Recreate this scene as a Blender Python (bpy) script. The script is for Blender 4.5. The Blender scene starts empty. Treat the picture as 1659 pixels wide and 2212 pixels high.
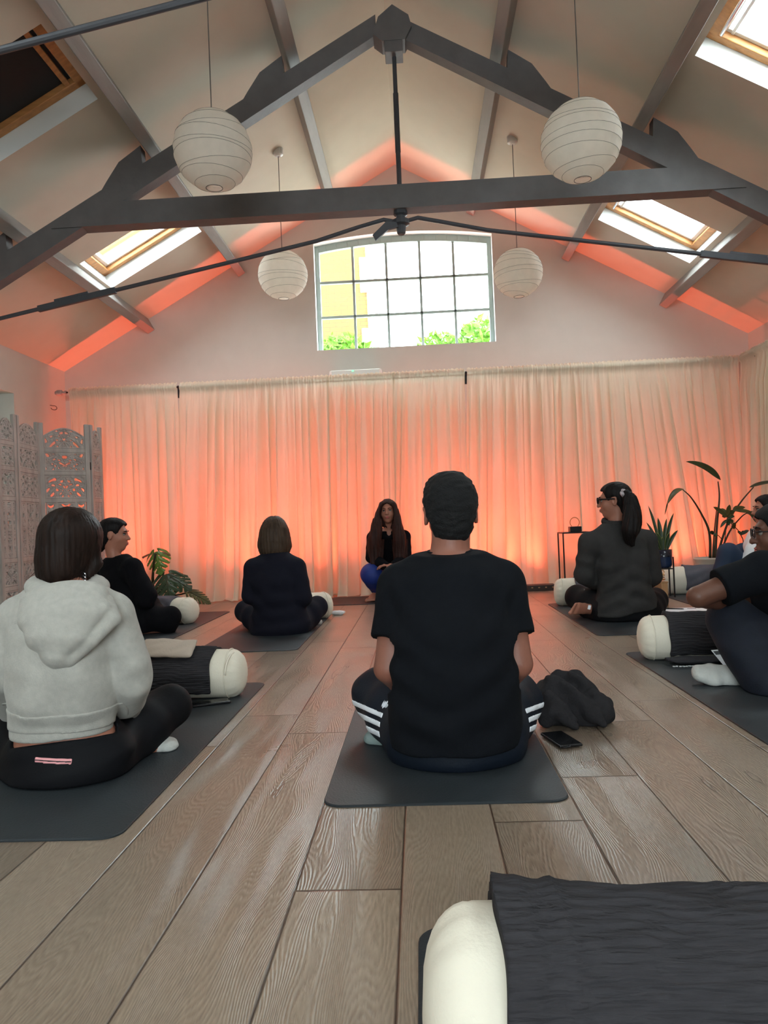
import bpy, bmesh, math, random
import numpy as np
from mathutils import Vector, Matrix, Euler

# ---------------------------------------------------------------- camera, world, exposure
scene = bpy.context.scene
COL = scene.collection
PW, PH, FPX = 1659.0, 2212.0, 1640.0
CAM = np.array([0.0, 0.0, 0.70])
YAW, PITCH, ROLL = math.radians(2.61), math.radians(0.87), math.radians(2.33)
_F = np.array([-math.sin(YAW)*math.cos(PITCH), math.cos(YAW)*math.cos(PITCH), math.sin(PITCH)])
_R = np.array([math.cos(YAW), math.sin(YAW), 0.0]); _U = np.cross(_R, _F)
CR = math.cos(ROLL)*_R - math.sin(ROLL)*_U
CU = math.sin(ROLL)*_R + math.cos(ROLL)*_U
cam_data = bpy.data.cameras.new('camera')
cam_data.sensor_fit = 'HORIZONTAL'; cam_data.sensor_width = 36.0
cam_data.lens = FPX/PW*36.0; cam_data.clip_start = 0.05
camera = bpy.data.objects.new('camera', cam_data); COL.objects.link(camera)
camera.matrix_world = Matrix(((CR[0], CU[0], -_F[0], CAM[0]), (CR[1], CU[1], -_F[1], CAM[1]), (CR[2], CU[2], -_F[2], CAM[2]), (0, 0, 0, 1)))
scene.camera = camera
scene.view_settings.view_transform = 'Standard'
scene.view_settings.look = 'None'
scene.view_settings.gamma = 1.0
scene.view_settings.use_curve_mapping = False
scene.view_settings.exposure = 0.72
SKY = 13.0
w = bpy.data.worlds.new('sky'); scene.world = w; w.use_nodes = True
bg = w.node_tree.nodes['Background']; bg.inputs[0].default_value = (0.86, 0.94, 1.0, 1); bg.inputs[1].default_value = SKY

def on_y(px, py, Y):                       # world point at depth Y seen at a photo pixel
    d = _F + CR*(px-PW/2)/FPX - CU*(py-PH/2)/FPX
    return CAM + d*(Y-CAM[1])/d[1]
def on_floor(px, py, z=0.0):
    d = _F + CR*(px-PW/2)/FPX - CU*(py-PH/2)/FPX
    return CAM + d*(z-CAM[2])/d[2]
def on_x(px, py, X):
    d = _F + CR*(px-PW/2)/FPX - CU*(py-PH/2)/FPX
    return CAM + d*(X-CAM[0])/d[0]

def light(name, kind, loc, energy, color, size=0.1, size_y=None, direction=None, portal=False):
    l = bpy.data.lights.new(name, kind); l.energy = energy; l.color = color
    if kind == 'AREA':
        l.size = size
        if size_y: l.shape = 'RECTANGLE'; l.size_y = size_y
        if portal: l.cycles.is_portal = True
    else: l.shadow_soft_size = size
    o = bpy.data.objects.new(name, l); COL.objects.link(o); o.location = loc
    if direction is not None: o.rotation_euler = Vector(direction).to_track_quat('-Z', 'Y').to_euler()
    return o

# room dimensions (metres)
XL, XR, YB, YW = -3.74, 3.47, -3.2, 7.98
XRIDGE, ZRIDGE, SLOPE = -0.10, 4.49, 0.5545
YCURT = 7.62
def ceil_z(x): return ZRIDGE - SLOPE*abs(x-XRIDGE)
# skylights: (side, x_low, x_high, y0, y1)
SKYLIGHTS = [(-1, -2.78, -1.91, 6.28, 6.95), (1, 1.78, 2.60, 6.38, 7.12), (-1, -2.78, -1.93, 3.98, 4.71), (1, 1.78, 2.60, 3.93, 4.63),
             (-1, -2.78, -1.91, 1.25, 1.95), (1, 1.78, 2.60, 1.25, 1.95), (-1, -2.78, -1.91, -1.4, -0.7), (1, 1.78, 2.60, -1.4, -0.7)]  # these four are out of view, added to bring in more daylight
for i, (s, xa, xb, ya, yb) in enumerate(SKYLIGHTS):
    if i == 2: continue
    xm = (xa+xb)/2; nrm = Vector((SLOPE*s, 0, 1)).normalized()
    c = Vector((xm, (ya+yb)/2, ceil_z(xm))) + nrm*0.30
    light('daylight_portal', 'AREA', c, 1, (1, 1, 1), (xb-xa)*1.14, yb-ya, -nrm, portal=True)
light('daylight_portal', 'AREA', (-0.06, YW+0.32, 3.13), 1, (1, 1, 1), 1.88, 1.2, (0, -1, 0), portal=True)
# orange uplighters on the floor behind the curtain
ORANGE = (1.0, 0.125, 0.06)
UPLIGHTS = [(-3.62, 3.2, .14), (-2.98, 3.4, .36), (-2.3, 1.0, .3), (-1.72, 4.2, .40), (-0.98, 3.6, .40), (-.35, 1.2, .3), (0.30, 4.6, .44), (1.0, 4.0, .40), (1.7, 1.4, .3), (2.62, 3.4, .36), (3.34, 2.2, .14)]
for x, e, wd in UPLIGHTS:
    lo = light('orange_uplight', 'AREA', (x, YW-0.15, 0.10), e*1.75, ORANGE, wd, 0.09, (0, -.12, 1)); lo.data.spread = math.radians(115)

# ---------------------------------------------------------------- materials
def new_mat(name):
    m = bpy.data.materials.new(name); m.use_nodes = True
    nt = m.node_tree; return m, nt, nt.nodes['Principled BSDF']
def N(nt, t, **kw):
    n = nt.nodes.new(t)
    for k, v in kw.items():
        if isinstance(k, str) and hasattr(n, k): setattr(n, k, v)
        else: n.inputs[k].default_value = v
    return n
def srgb(r, g, b):
    return tuple(((c/255)/12.92 if c/255 <= .04045 else ((c/255+.055)/1.055)**2.4) for c in (r, g, b))
def mat(name, col, rough=0.7, bump=0.0, bscale=60, stretch=(1, 1, 1), vary=0.12, vscale=6, spec=0.4, metal=0.0, sheen=0.0, trans=0.0, coat=0.0, weave=0):
    m, nt, p = new_mat(name)
    p.inputs['Roughness'].default_value = rough
    p.inputs['Specular IOR Level'].default_value = spec
    p.inputs['Metallic'].default_value = metal
    if sheen: p.inputs['Sheen Weight'].default_value = sheen; p.inputs['Sheen Roughness'].default_value = 0.5
    if coat: p.inputs['Coat Weight'].default_value = coat
    tc = N(nt, 'ShaderNodeTexCoord'); mp = N(nt, 'ShaderNodeMapping'); mp.inputs['Scale'].default_value = stretch
    nt.links.new(tc.outputs['Object'], mp.inputs[0])
    n1 = N(nt, 'ShaderNodeTexNoise'); n1.inputs['Scale'].default_value = vscale; n1.inputs['Detail'].default_value = 5
    nt.links.new(mp.outputs[0], n1.inputs['Vector'])
    r = N(nt, 'ShaderNodeValToRGB')
    r.color_ramp.elements[0].position = 0.3; r.color_ramp.elements[1].position = 0.7
    r.color_ramp.elements[0].color = tuple(c*(1-vary) for c in col)+(1,)
    r.color_ramp.elements[1].color = tuple(min(1, c*(1+vary)) for c in col)+(1,)
    nt.links.new(n1.outputs[0], r.inputs[0]); nt.links.new(r.outputs[0], p.inputs['Base Color'])
    if bump:
        n2 = N(nt, 'ShaderNodeTexNoise'); n2.inputs['Scale'].default_value = bscale; n2.inputs['Detail'].default_value = 3
        nt.links.new(mp.outputs[0], n2.inputs['Vector'])
        b = N(nt, 'ShaderNodeBump'); b.inputs['Strength'].default_value = bump; b.inputs['Distance'].default_value = 0.004
        nt.links.new(n2.outputs[0], b.inputs['Height']); nt.links.new(b.outputs[0], p.inputs['Normal'])
        if weave:
            wv = N(nt, 'ShaderNodeTexWave'); wv.bands_direction = 'Z'; wv.inputs['Scale'].default_value = weave
            wv.inputs['Distortion'].default_value = 2.5; wv.inputs['Detail'].default_value = 2; wv.inputs['Detail Scale'].default_value = 2
            nt.links.new(mp.outputs[0], wv.inputs['Vector'])
            b2 = N(nt, 'ShaderNodeBump'); b2.inputs['Strength'].default_value = bump; b2.inputs['Distance'].default_value = 0.004
            nt.links.new(wv.outputs['Fac'], b2.inputs['Height']); nt.links.new(b.outputs[0], b2.inputs['Normal']); nt.links.new(b2.outputs[0], p.inputs['Normal'])
    if trans:
        tr = N(nt, 'ShaderNodeBsdfTranslucent'); nt.links.new(r.outputs[0], tr.inputs[0])
        mx = N(nt, 'ShaderNodeMixShader'); mx.inputs[0].default_value = trans
        out = nt.nodes['Material Output']
        nt.links.new(p.outputs[0], mx.inputs[1]); nt.links.new(tr.outputs[0], mx.inputs[2]); nt.links.new(mx.outputs[0], out.inputs[0])
    return m

def floor_mat():
    m, nt, p = new_mat('oak_planks'); L = nt.links.new
    geo = N(nt, 'ShaderNodeNewGeometry'); sep = N(nt, 'ShaderNodeSeparateXYZ'); L(geo.outputs['Position'], sep.inputs[0])
    def M(op, a, b=None, c=None):
        n = N(nt, 'ShaderNodeMath'); n.operation = op
        for i, v in enumerate((a, b, c)):
            if v is None: continue
            if isinstance(v, (int, float)): n.inputs[i].default_value = v
            else: L(v, n.inputs[i])
        return n.outputs[0]
    W_ = 0.2065; LEN = 1.75
    u = M('DIVIDE', M('ADD', sep.outputs['X'], 0.062+W_*40), W_); row = M('FLOOR', u); fu = M('FRACT', u)
    wn = N(nt, 'ShaderNodeTexWhiteNoise'); wn.noise_dimensions = '1D'; L(row, wn.inputs['W'])
    v = M('ADD', M('DIVIDE', sep.outputs['Y'], LEN), M('MULTIPLY_ADD', wn.outputs['Value'], 5.0, 30.0)); cell = M('FLOOR', v); fv = M('FRACT', v)
    idn = N(nt, 'ShaderNodeTexWhiteNoise'); idn.noise_dimensions = '2D'
    cb = N(nt, 'ShaderNodeCombineXYZ'); L(row, cb.inputs[0]); L(cell, cb.inputs[1]); L(cb.outputs[0], idn.inputs['Vector'])
    # distance to plank edges in metres
    eu = M('MULTIPLY', M('MINIMUM', fu, M('SUBTRACT', 1.0, fu)), W_); ev = M('MULTIPLY', M('MINIMUM', fv, M('SUBTRACT', 1.0, fv)), LEN)
    e = M('MINIMUM', eu, ev)
    gap = N(nt, 'ShaderNodeMapRange'); gap.inputs[1].default_value = 0.0005; gap.inputs[2].default_value = 0.0035; L(e, gap.inputs[0])
    # grain coordinates, shifted for every plank
    gx = M('MULTIPLY_ADD', idn.outputs['Value'], 13.0, sep.outputs['X']); gy = M('MULTIPLY_ADD', idn.outputs['Value'], 31.0, M('MULTIPLY', sep.outputs['Y'], 0.16))
    gv = N(nt, 'ShaderNodeCombineXYZ'); L(gx, gv.inputs[0]); L(gy, gv.inputs[1])
    warp = N(nt, 'ShaderNodeTexNoise'); warp.inputs['Scale'].default_value = 5.0; warp.inputs['Detail'].default_value = 2; L(gv.outputs[0], warp.inputs['Vector'])
    ring = M('ADD', M('MULTIPLY', gx, 16.0), M('MULTIPLY', warp.outputs[0], 7.0))
    fine = N(nt, 'ShaderNodeTexNoise'); fine.inputs['Scale'].default_value = 210.0; fine.inputs['Detail'].default_value = 3; L(gv.outputs[0], fine.inputs['Vector'])
    rings = M('SINE', M('MULTIPLY', M('ADD', ring, M('MULTIPLY', fine.outputs[0], 0.05)), 66.0))
    rings = M('MULTIPLY_ADD', rings, 0.5, 0.5)
    big = N(nt, 'ShaderNodeTexNoise'); big.inputs['Scale'].default_value = 3.0; big.inputs['Detail'].default_value = 4; L(geo.outputs['Position'], big.inputs['Vector'])
    crack = N(nt, 'ShaderNodeTexNoise'); crack.inputs['Scale'].default_value = 9.0; crack.inputs['Detail'].default_value = 4; L(gv.outputs[0], crack.inputs['Vector'])
    ck = N(nt, 'ShaderNodeMapRange'); ck.inputs[1].default_value = 0.0; ck.inputs[2].default_value = 0.012; L(M('ABSOLUTE', M('SUBTRACT', crack.outputs[0], 0.66)), ck.inputs[0])
    mask = M('GREATER_THAN', idn.outputs['Value'], 0.35); ckm = M('MAXIMUM', ck.outputs[0], M('SUBTRACT', 1.0, mask))
    # colour
    rp = N(nt, 'ShaderNodeValToRGB'); cr = rp.color_ramp
    cr.elements[0].position = 0.0; cr.elements[0].color = srgb(100, 84, 72)+(1,)
    cr.elements[1].position = 1.0; cr.elements[1].color = srgb(158, 140, 122)+(1,)
    mixv = M('ADD', M('MULTIPLY', rings, 0.22), M('ADD', M('MULTIPLY', big.outputs[0], 0.45), M('ADD', M('MULTIPLY', M('SUBTRACT', fine.outputs[0], 0.5), 0.9), M('MULTIPLY', idn.outputs['Value'], 0.38))))
    L(M('SUBTRACT', mixv, 0.05), rp.inputs[0])
    dk = N(nt, 'ShaderNodeMix'); dk.data_type = 'RGBA'; dk.inputs['A'].default_value = srgb(60, 42, 30)+(1,)
    L(M('MULTIPLY', gap.outputs[0], M('MULTIPLY_ADD', ckm, 0.6, 0.4)), dk.inputs['Factor']); L(rp.outputs[0], dk.inputs['B']); L(dk.outputs['Result'], p.inputs['Base Color'])
    # roughness and relief
    L(M('MULTIPLY_ADD', big.outputs[0], 0.24, 0.20), p.inputs['Roughness'])
    p.inputs['Specular IOR Level'].default_value = 0.5
    h = M('ADD', M('MULTIPLY', rings, 0.16), M('ADD', M('MULTIPLY', fine.outputs[0], 0.30), M('ADD', M('MULTIPLY', ckm, 0.35), gap.outputs[0])))
    b = N(nt, 'ShaderNodeBump'); b.inputs['Strength'].default_value = 0.55; b.inputs['Distance'].default_value = 0.004
    L(h, b.inputs['Height']); L(b.outputs[0], p.inputs['Normal'])
    return m

def brick_mat():
    m, nt, p = new_mat('yellow_brick')
    tc = N(nt, 'ShaderNodeTexCoord'); mp = N(nt, 'ShaderNodeMapping'); mp.inputs['Rotation'].default_value = (math.pi/2, 0, 0)
    nt.links.new(tc.outputs['Object'], mp.inputs[0])
    b = N(nt, 'ShaderNodeTexBrick'); b.inputs['Color1'].default_value = srgb(112, 82, 36)+(1,); b.inputs['Color2'].default_value = srgb(96, 72, 34)+(1,)
    b.inputs['Mortar'].default_value = srgb(76, 60, 36)+(1,); b.inputs['Scale'].default_value = 1.0
    b.inputs['Brick Width'].default_value = 0.23; b.inputs['Row Height'].default_value = 0.078; b.inputs['Mortar Size'].default_value = 0.006
    nt.links.new(mp.outputs[0], b.inputs['Vector']); nt.links.new(b.outputs[0], p.inputs['Base Color']); p.inputs['Roughness'].default_value = 0.9
    return m

def glass_mat():
    m, nt, p = new_mat('window_glass')
    tr = N(nt, 'ShaderNodeBsdfTransparent'); tr.inputs[0].default_value = (0.93, 0.96, 0.95, 1)
    gl = N(nt, 'ShaderNodeBsdfGlossy'); gl.inputs['Roughness'].default_value = 0.02
    fr = N(nt, 'ShaderNodeFresnel'); mx = N(nt, 'ShaderNodeMixShader')
    ge = N(nt, 'ShaderNodeNewGeometry'); mu = N(nt, 'ShaderNodeMath'); mu.operation = 'MULTIPLY'; sb = N(nt, 'ShaderNodeMath'); sb.operation = 'SUBTRACT'; sb.inputs[0].default_value = 1.0
    nt.links.new(ge.outputs['Backfacing'], sb.inputs[1]); nt.links.new(fr.outputs[0], mu.inputs[0]); nt.links.new(sb.outputs[0], mu.inputs[1])
    nt.links.new(mu.outputs[0], mx.inputs[0]); nt.links.new(tr.outputs[0], mx.inputs[1]); nt.links.new(gl.outputs[0], mx.inputs[2])
    nt.links.new(mx.outputs[0], nt.nodes['Material Output'].inputs[0]); return m

def dim_glass():  # grey tint added to cut the daylight falling on the window jamb
    m, nt, p = new_mat('dimming_glass'); tr = N(nt, 'ShaderNodeBsdfTransparent'); tr.inputs[0].default_value = (0.20, 0.23, 0.21, 1)
    nt.links.new(tr.outputs[0], nt.nodes['Material Output'].inputs[0]); return m
def emit_mat(name, col, s):
    m, nt, p = new_mat(name); p.inputs['Base Color'].default_value = col+(1,)
    p.inputs['Emission Color'].default_value = col+(1,); p.inputs['Emission Strength'].default_value = s; return m

MT = {}
MT['floor'] = floor_mat(); MT['brick'] = brick_mat(); MT['glass'] = glass_mat(); MT['dim_glass'] = dim_glass()
MT['wall'] = mat('wall_paint', srgb(208, 203, 194), 0.9, 0.15, 40, vary=0.02)
MT['ceiling'] = mat('ceiling_paint', srgb(212, 201, 184), 0.9, 0.12, 30, vary=0.02)
MT['shaft'] = mat('white_shaft_paint', srgb(232, 234, 232), 0.8, vary=0.01)
MT['truss'] = mat('grey_truss_paint', srgb(98, 94, 94), 0.55, 0.5, 22, (1, 1, 1), vary=0.10, vscale=9)
MT['purlin'] = mat('grey_purlin_paint', srgb(150, 145, 140), 0.55, 0.5, 30, (1, .2, 1), vary=0.10, vscale=14)
MT['iron'] = mat('grey_iron_paint', srgb(72, 72, 77), 0.5, 0.3, 50, vary=0.1, metal=0.1)
MT['winframe'] = mat('pale_green_frame_paint', srgb(176, 190, 184), 0.5, 0.1, 40, vary=0.05)
MT['pine'] = mat('pine_wood', srgb(196, 138, 84), 0.45, 0.2, 30, (1, 8, 8), vary=0.2, vscale=4)
MT['paper'] = mat('rice_paper', srgb(246, 240, 230), 0.9, 0.5, 70, vary=0.03, vscale=20, trans=0.55)
MT['wire'] = mat('thin_wire', srgb(110, 104, 98), 0.5)
MT['white_plastic'] = mat('white_plastic', srgb(235, 235, 230), 0.35, vary=0.01)
MT['curtain'] = mat('cream_curtain_cloth', srgb(244, 232, 210), 0.85, 0.2, 160, vary=0.03, vscale=3, trans=0.45, sheen=0.1)
MT['mat_rubber'] = mat('charcoal_mat_rubber', srgb(40, 45, 49), 0.55, 0.2, 160, vary=0.12, vscale=5, spec=0.35)
MT['bolster'] = mat('cream_canvas', srgb(228, 219, 202), 0.9, 0.25, 180, vary=0.04, vscale=5)
MT['blanket'] = mat('dark_grey_muslin', srgb(54, 52, 55), 0.95, 0.5, 60, (1, 5, 5), vary=0.12, vscale=26, spec=0.15, weave=8)
MT['blanket_soft'] = mat('grey_fleece', srgb(40, 38, 40), 0.95, 0.4, 160, vary=0.15, vscale=30, spec=0.15)
MT['blanket_grey'] = mat('smooth_grey_blanket', srgb(96, 94, 102), 0.95, 0.3, 120, vary=0.08, vscale=20, spec=0.15)
MT['whitewash'] = mat('whitewashed_wood', srgb(168, 160, 154), 0.75, 0.5, 30, (1, 1, .25), vary=0.18, vscale=18)
MT['black_metal'] = mat('black_metal', srgb(26, 24, 26), 0.45, vary=0.05, metal=0.3)
MT['skin'] = mat('fair_skin', srgb(164, 108, 88), 0.5, 0.1, 140, vary=0.05, vscale=14)
MT['skin_tan'] = mat('tan_skin', srgb(138, 88, 72), 0.5, 0.1, 140, vary=0.05, vscale=14)
MT['skin_brown'] = mat('brown_skin', srgb(100, 64, 50), 0.45, 0.1, 140, vary=0.06, vscale=14)
def hairmat(name, a, rough=0.55): return mat(name, a, rough, 0.9, 60, (1, 1, .06), vary=0.45, vscale=50, spec=0.15)
MT['hair_black'] = hairmat('black_hair', srgb(22, 18, 18)); MT['hair_brown'] = hairmat('dark_brown_hair', srgb(34, 23, 19))
MT['hair_bob'] = hairmat('ash_brown_hair', srgb(62, 48, 38)); MT['hair_long'] = hairmat('auburn_brown_hair', srgb(50, 28, 24))
MT['hair_curly'] = mat('short_black_hair', srgb(9, 8, 10), 0.85, 0.8, 200, vary=0.4, vscale=120)
MT['hoodie'] = mat('heather_grey_sweat', srgb(172, 169, 162), 0.95, 0.25, 260, vary=0.07, vscale=60, sheen=0.15)
MT['tee'] = mat('black_tee_jersey', srgb(15, 17, 22), 0.95, 0.2, 260, vary=0.08, vscale=30, spec=0.15)
MT['black_knit'] = mat('black_knit', srgb(12, 11, 15), 0.95, 0.3, 160, vary=0.1, vscale=30, spec=0.15)
MT['navy_jacket'] = mat('dark_navy_jersey', srgb(18, 18, 30), 0.9, 0.2, 260, vary=0.08, vscale=30, spec=0.2)
MT['charcoal_shirt'] = mat('charcoal_cotton', srgb(54, 52, 52), 0.95, 0.3, 200, vary=0.1, vscale=20, spec=0.2)
MT['leggings'] = mat('black_leggings', srgb(13, 13, 17), 0.75, 0.1, 200, vary=0.1, spec=0.18)
MT['track'] = mat('dark_navy_track_pants', srgb(14, 22, 34), 0.6, 0.15, 160, vary=0.12, spec=0.25)
MT['jeans'] = mat('dark_navy_trousers', srgb(12, 18, 32), 0.8, 0.3, 220, vary=0.15, vscale=30)
MT['blue_legs'] = mat('cobalt_leggings', srgb(18, 44, 120), 0.6, 0.1, 200, vary=0.1)
MT['slate_legs'] = mat('slate_blue_leggings', srgb(30, 48, 74), 0.7, 0.1, 200, vary=0.1)
MT['white_cloth'] = mat('white_cotton', srgb(226, 226, 228), 0.9, 0.3, 120, vary=0.05)
MT['sock'] = mat('pale_grey_sock', srgb(190, 190, 186), 0.95, 0.6, 120, vary=0.06, vscale=30)
MT['sock_grey'] = mat('grey_green_sock', srgb(120, 134, 132), 0.95, 0.5, 120, vary=0.06, vscale=30)
MT['white_trim'] = mat('white_trim', srgb(235, 238, 245), 0.6, vary=0.01)
MT['pink'] = mat('pink_zip_tape', srgb(232, 160, 164), 0.6, vary=0.02)
MT['navy_glaze'] = mat('navy_glaze', srgb(34, 48, 78), 0.25, vary=0.4, vscale=12, spec=0.6)
MT['navy_dark'] = mat('dark_glaze', srgb(22, 26, 42), 0.2, vary=0.3, vscale=12, spec=0.6)
MT['stone_pot'] = mat('pale_stone_glaze', srgb(196, 188, 174), 0.4, 0.1, 40, vary=0.08)
MT['leaf_dark'] = mat('dark_leaf', srgb(48, 66, 38), 0.4, vary=0.3, vscale=12, spec=0.5, trans=0.15)
MT['leaf_light'] = mat('bright_leaf', srgb(104, 134, 50), 0.35, vary=0.3, vscale=12, spec=0.6, trans=0.25)
MT['leaf_olive'] = mat('olive_leaf', srgb(92, 88, 50), 0.45, vary=0.3, vscale=14, spec=0.4, trans=0.2)
MT['leaf_edge'] = mat('yellow_green_leaf_edge', srgb(150, 150, 86), 0.45, vary=0.1)
MT['stem'] = mat('plant_stem', srgb(58, 54, 34), 0.5, vary=0.2)
MT['soil'] = mat('potting_soil', srgb(40, 30, 24), 0.95, 0.8, 80, vary=0.4, vscale=60)
MT['wood_box'] = mat('light_wood', srgb(182, 138, 98), 0.6, 0.2, 40, (6, 6, 1), vary=0.15)
MT['dark_wood'] = mat('dark_wood', srgb(58, 42, 38), 0.6, 0.3, 40, (1, 6, 6), vary=0.2)
MT['paper_sheet'] = mat('white_paper', srgb(240, 242, 248), 0.8, vary=0.01)
MT['gold'] = mat('brass_wire', srgb(180, 140, 90), 0.3, metal=0.8, vary=0.05)
MT['silver'] = mat('silver', srgb(200, 200, 205), 0.25, metal=0.9, vary=0.05)
MT['screen_glass'] = mat('phone_glass', srgb(14, 15, 17), 0.08, vary=0.02, spec=0.7)
MT['taupe'] = mat('taupe_cotton', srgb(188, 172, 158), 0.9, 0.3, 120, vary=0.05)
MT['lip'] = mat('lips', srgb(170, 84, 80), 0.4, vary=0.05); MT['eye_white'] = mat('eye_white', srgb(150, 142, 136), 0.3, vary=0.01)
MT['iris'] = mat('dark_iris', srgb(30, 22, 18), 0.15, vary=0.05)
MT['foliage'] = mat('outdoor_leaf', srgb(88, 130, 40), 0.6, vary=0.4, vscale=5, trans=0.3)
MT['quoin'] = mat('white_quoin_stone', srgb(236, 236, 232), 0.8, 0.1, 10, vary=0.03)
MT['blind'] = mat('black_blackout_blind', srgb(44, 44, 46), 0.8, vary=0.03)
MT['blind_pale'] = mat('pale_pleated_blind', srgb(214, 218, 214), 0.8, vary=0.02, trans=0.4)

# ---------------------------------------------------------------- object helpers
def tag(o, label=None, cat=None, group=None, kind=None):
    if label: o['label'] = label
    if cat: o['category'] = cat
    if group: o['group'] = group
    if kind: o['kind'] = kind
    return o
def empty(name, loc=(0, 0, 0), rz=0.0, label=None, cat=None, group=None):
    o = bpy.data.objects.new(name, None); COL.objects.link(o); o.location = loc; o.rotation_euler = (0, 0, rz)
    o.empty_display_size = 0.1
    return tag(o, label, cat, group)
def root_of(o):
    while o.parent: o = o.parent
    return o
def put(name, verts, faces, m, parent=None, world=False, smooth=True):
    """link a mesh object; world=True means the vertices are world coordinates"""
    v = np.asarray(verts, dtype=float)
    me = bpy.data.meshes.new(name)
    o = bpy.data.objects.new(name, me); COL.objects.link(o)
    if parent is not None: o.parent = parent
    if world:
        if parent is None:
            c = v.mean(0); c[2] = v[:, 2].min(); o.location = c; v = v-c
        else: v = v-np.array(root_of(parent).location)
    me.from_pydata(v.tolist(), [], [tuple(int(i) for i in f) for f in faces])
    me.materials.append(m if not isinstance(m, str) else MT[m])
    if smooth: me.shade_smooth()
    me.update(); return o
class MB:
    def __init__(s): s.v = []; s.f = []
    def add(s, v, f):
        n = len(s.v); s.v += [tuple(map(float, p)) for p in v]; s.f += [tuple(i+n for i in q) for q in f]; return s
    def box(s, c, d, R=None, bev=0.0):
        c = np.array(c, float); hx, hy, hz = np.array(d)/2.0
        b = min(bev, hx*.9, hy*.9, hz*.9)
        if b <= 0:
            v = [(x, y, z) for x in (-hx, hx) for y in (-hy, hy) for z in (-hz, hz)]
            f = [(0, 1, 3, 2), (4, 6, 7, 5), (0, 4, 5, 1), (2, 3, 7, 6), (0, 2, 6, 4), (1, 5, 7, 3)]
        else:
            bm = bmesh.new(); bmesh.ops.create_cube(bm, size=1.0)
            for q in bm.verts: q.co = Vector((q.co.x*2*hx, q.co.y*2*hy, q.co.z*2*hz))
            bmesh.ops.bevel(bm, geom=bm.edges[:], offset=b, segments=2, affect='EDGES', profile=0.5)
            bm.verts.index_update(); v = [tuple(q.co) for q in bm.verts]; f = [tuple(q.index for q in g.verts) for g in bm.faces]; bm.free()
        v = np.array(v)
        if R is not None: v = v@np.array(R).T
        return s.add(v+c, f)
    def beam(s, a, b, wd, dp, up=(0, 0, 1), bev=0.004):
        a = np.array(a, float); b = np.array(b, float); ax = b-a; L = np.linalg.norm(ax); ax /= L
        up = np.array(up, float); sd = np.cross(ax, up); sd /= np.linalg.norm(sd); u2 = np.cross(sd, ax)
        return s.box((a+b)/2, (L, wd, dp), np.array([ax, sd, u2]).T, bev)
    def prism(s, poly, d0, d1, origin, ex, ey, ez):
        """polygon in the (ex, ey) plane extruded along ez from d0 to d1"""
        o = np.array(origin, float); ex, ey, ez = map(lambda q: np.array(q, float), (ex, ey, ez)); n = len(poly)
        v = [o+ex*p[0]+ey*p[1]+ez*d for d in (d0, d1) for p in poly]
        f = [tuple(range(n))[::-1], tuple(range(n, 2*n))]+[(i, (i+1) % n, n+(i+1) % n, n+i) for i in range(n)]
        return s.add(v, f)
    def tube(s, pts, r, n=8, caps=True):
        pts = [np.array(p, float) for p in pts]; m = len(pts)
        rr = r if hasattr(r, '__len__') else [r]*m
        v = []; prev = None
        for i, p in enumerate(pts):
            t = pts[min(i+1, m-1)]-pts[max(i-1, 0)]; t /= (np.linalg.norm(t)+1e-12)
            if prev is None:
                q = np.array((0, 0, 1.)) if abs(t[2]) < .9 else np.array((1., 0, 0))
            else: q = prev
            sd = q-t*np.dot(q, t); sd /= np.linalg.norm(sd); prev = sd; up = np.cross(t, sd)
            for k in range(n):
                a = 2*math.pi*k/n; v.append(p+rr[i]*(math.cos(a)*sd+math.sin(a)*up))
        f = [(i*n+k, i*n+(k+1) % n, (i+1)*n+(k+1) % n, (i+1)*n+k) for i in range(m-1) for k in range(n)]
        if caps: f += [tuple(range(n))[::-1], tuple(range((m-1)*n, m*n))]
        return s.add(v, f)
    def lathe(s, prof, n=32, c=(0, 0, 0), axis='Z'):
        v = []; m = len(prof)
        for (r, z) in prof:
            for k in range(n):
                a = 2*math.pi*k/n
                p = (r*math.cos(a), r*math.sin(a), z)
                if axis == 'X': p = (z, r*math.cos(a), r*math.sin(a))
                v.append((p[0]+c[0], p[1]+c[1], p[2]+c[2]))
        f = [(i*n+k, i*n+(k+1) % n, (i+1)*n+(k+1) % n, (i+1)*n+k) for i in range(m-1) for k in range(n)]
        return s.add(v, f)
    def build(s, name, m, parent=None, world=True, smooth=False):
        o = put(name, s.v, s.f, m, parent, world, smooth)
        bm = bmesh.new(); bm.from_mesh(o.data); bmesh.ops.recalc_face_normals(bm, faces=bm.faces); bm.to_mesh(o.data); bm.free()
        return o
def copy_tree(o, parent=None):
    kids = list(o.children)
    c = o.copy(); COL.objects.link(c)
    if parent is not None: c.parent = parent
    for k in kids: copy_tree(k, c)
    return c
def auto_smooth(o, ang=40):
    o.data.shade_smooth()
    try: o.data.set_sharp_from_angle(angle=math.radians(ang))
    except Exception: pass
    return o

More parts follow.
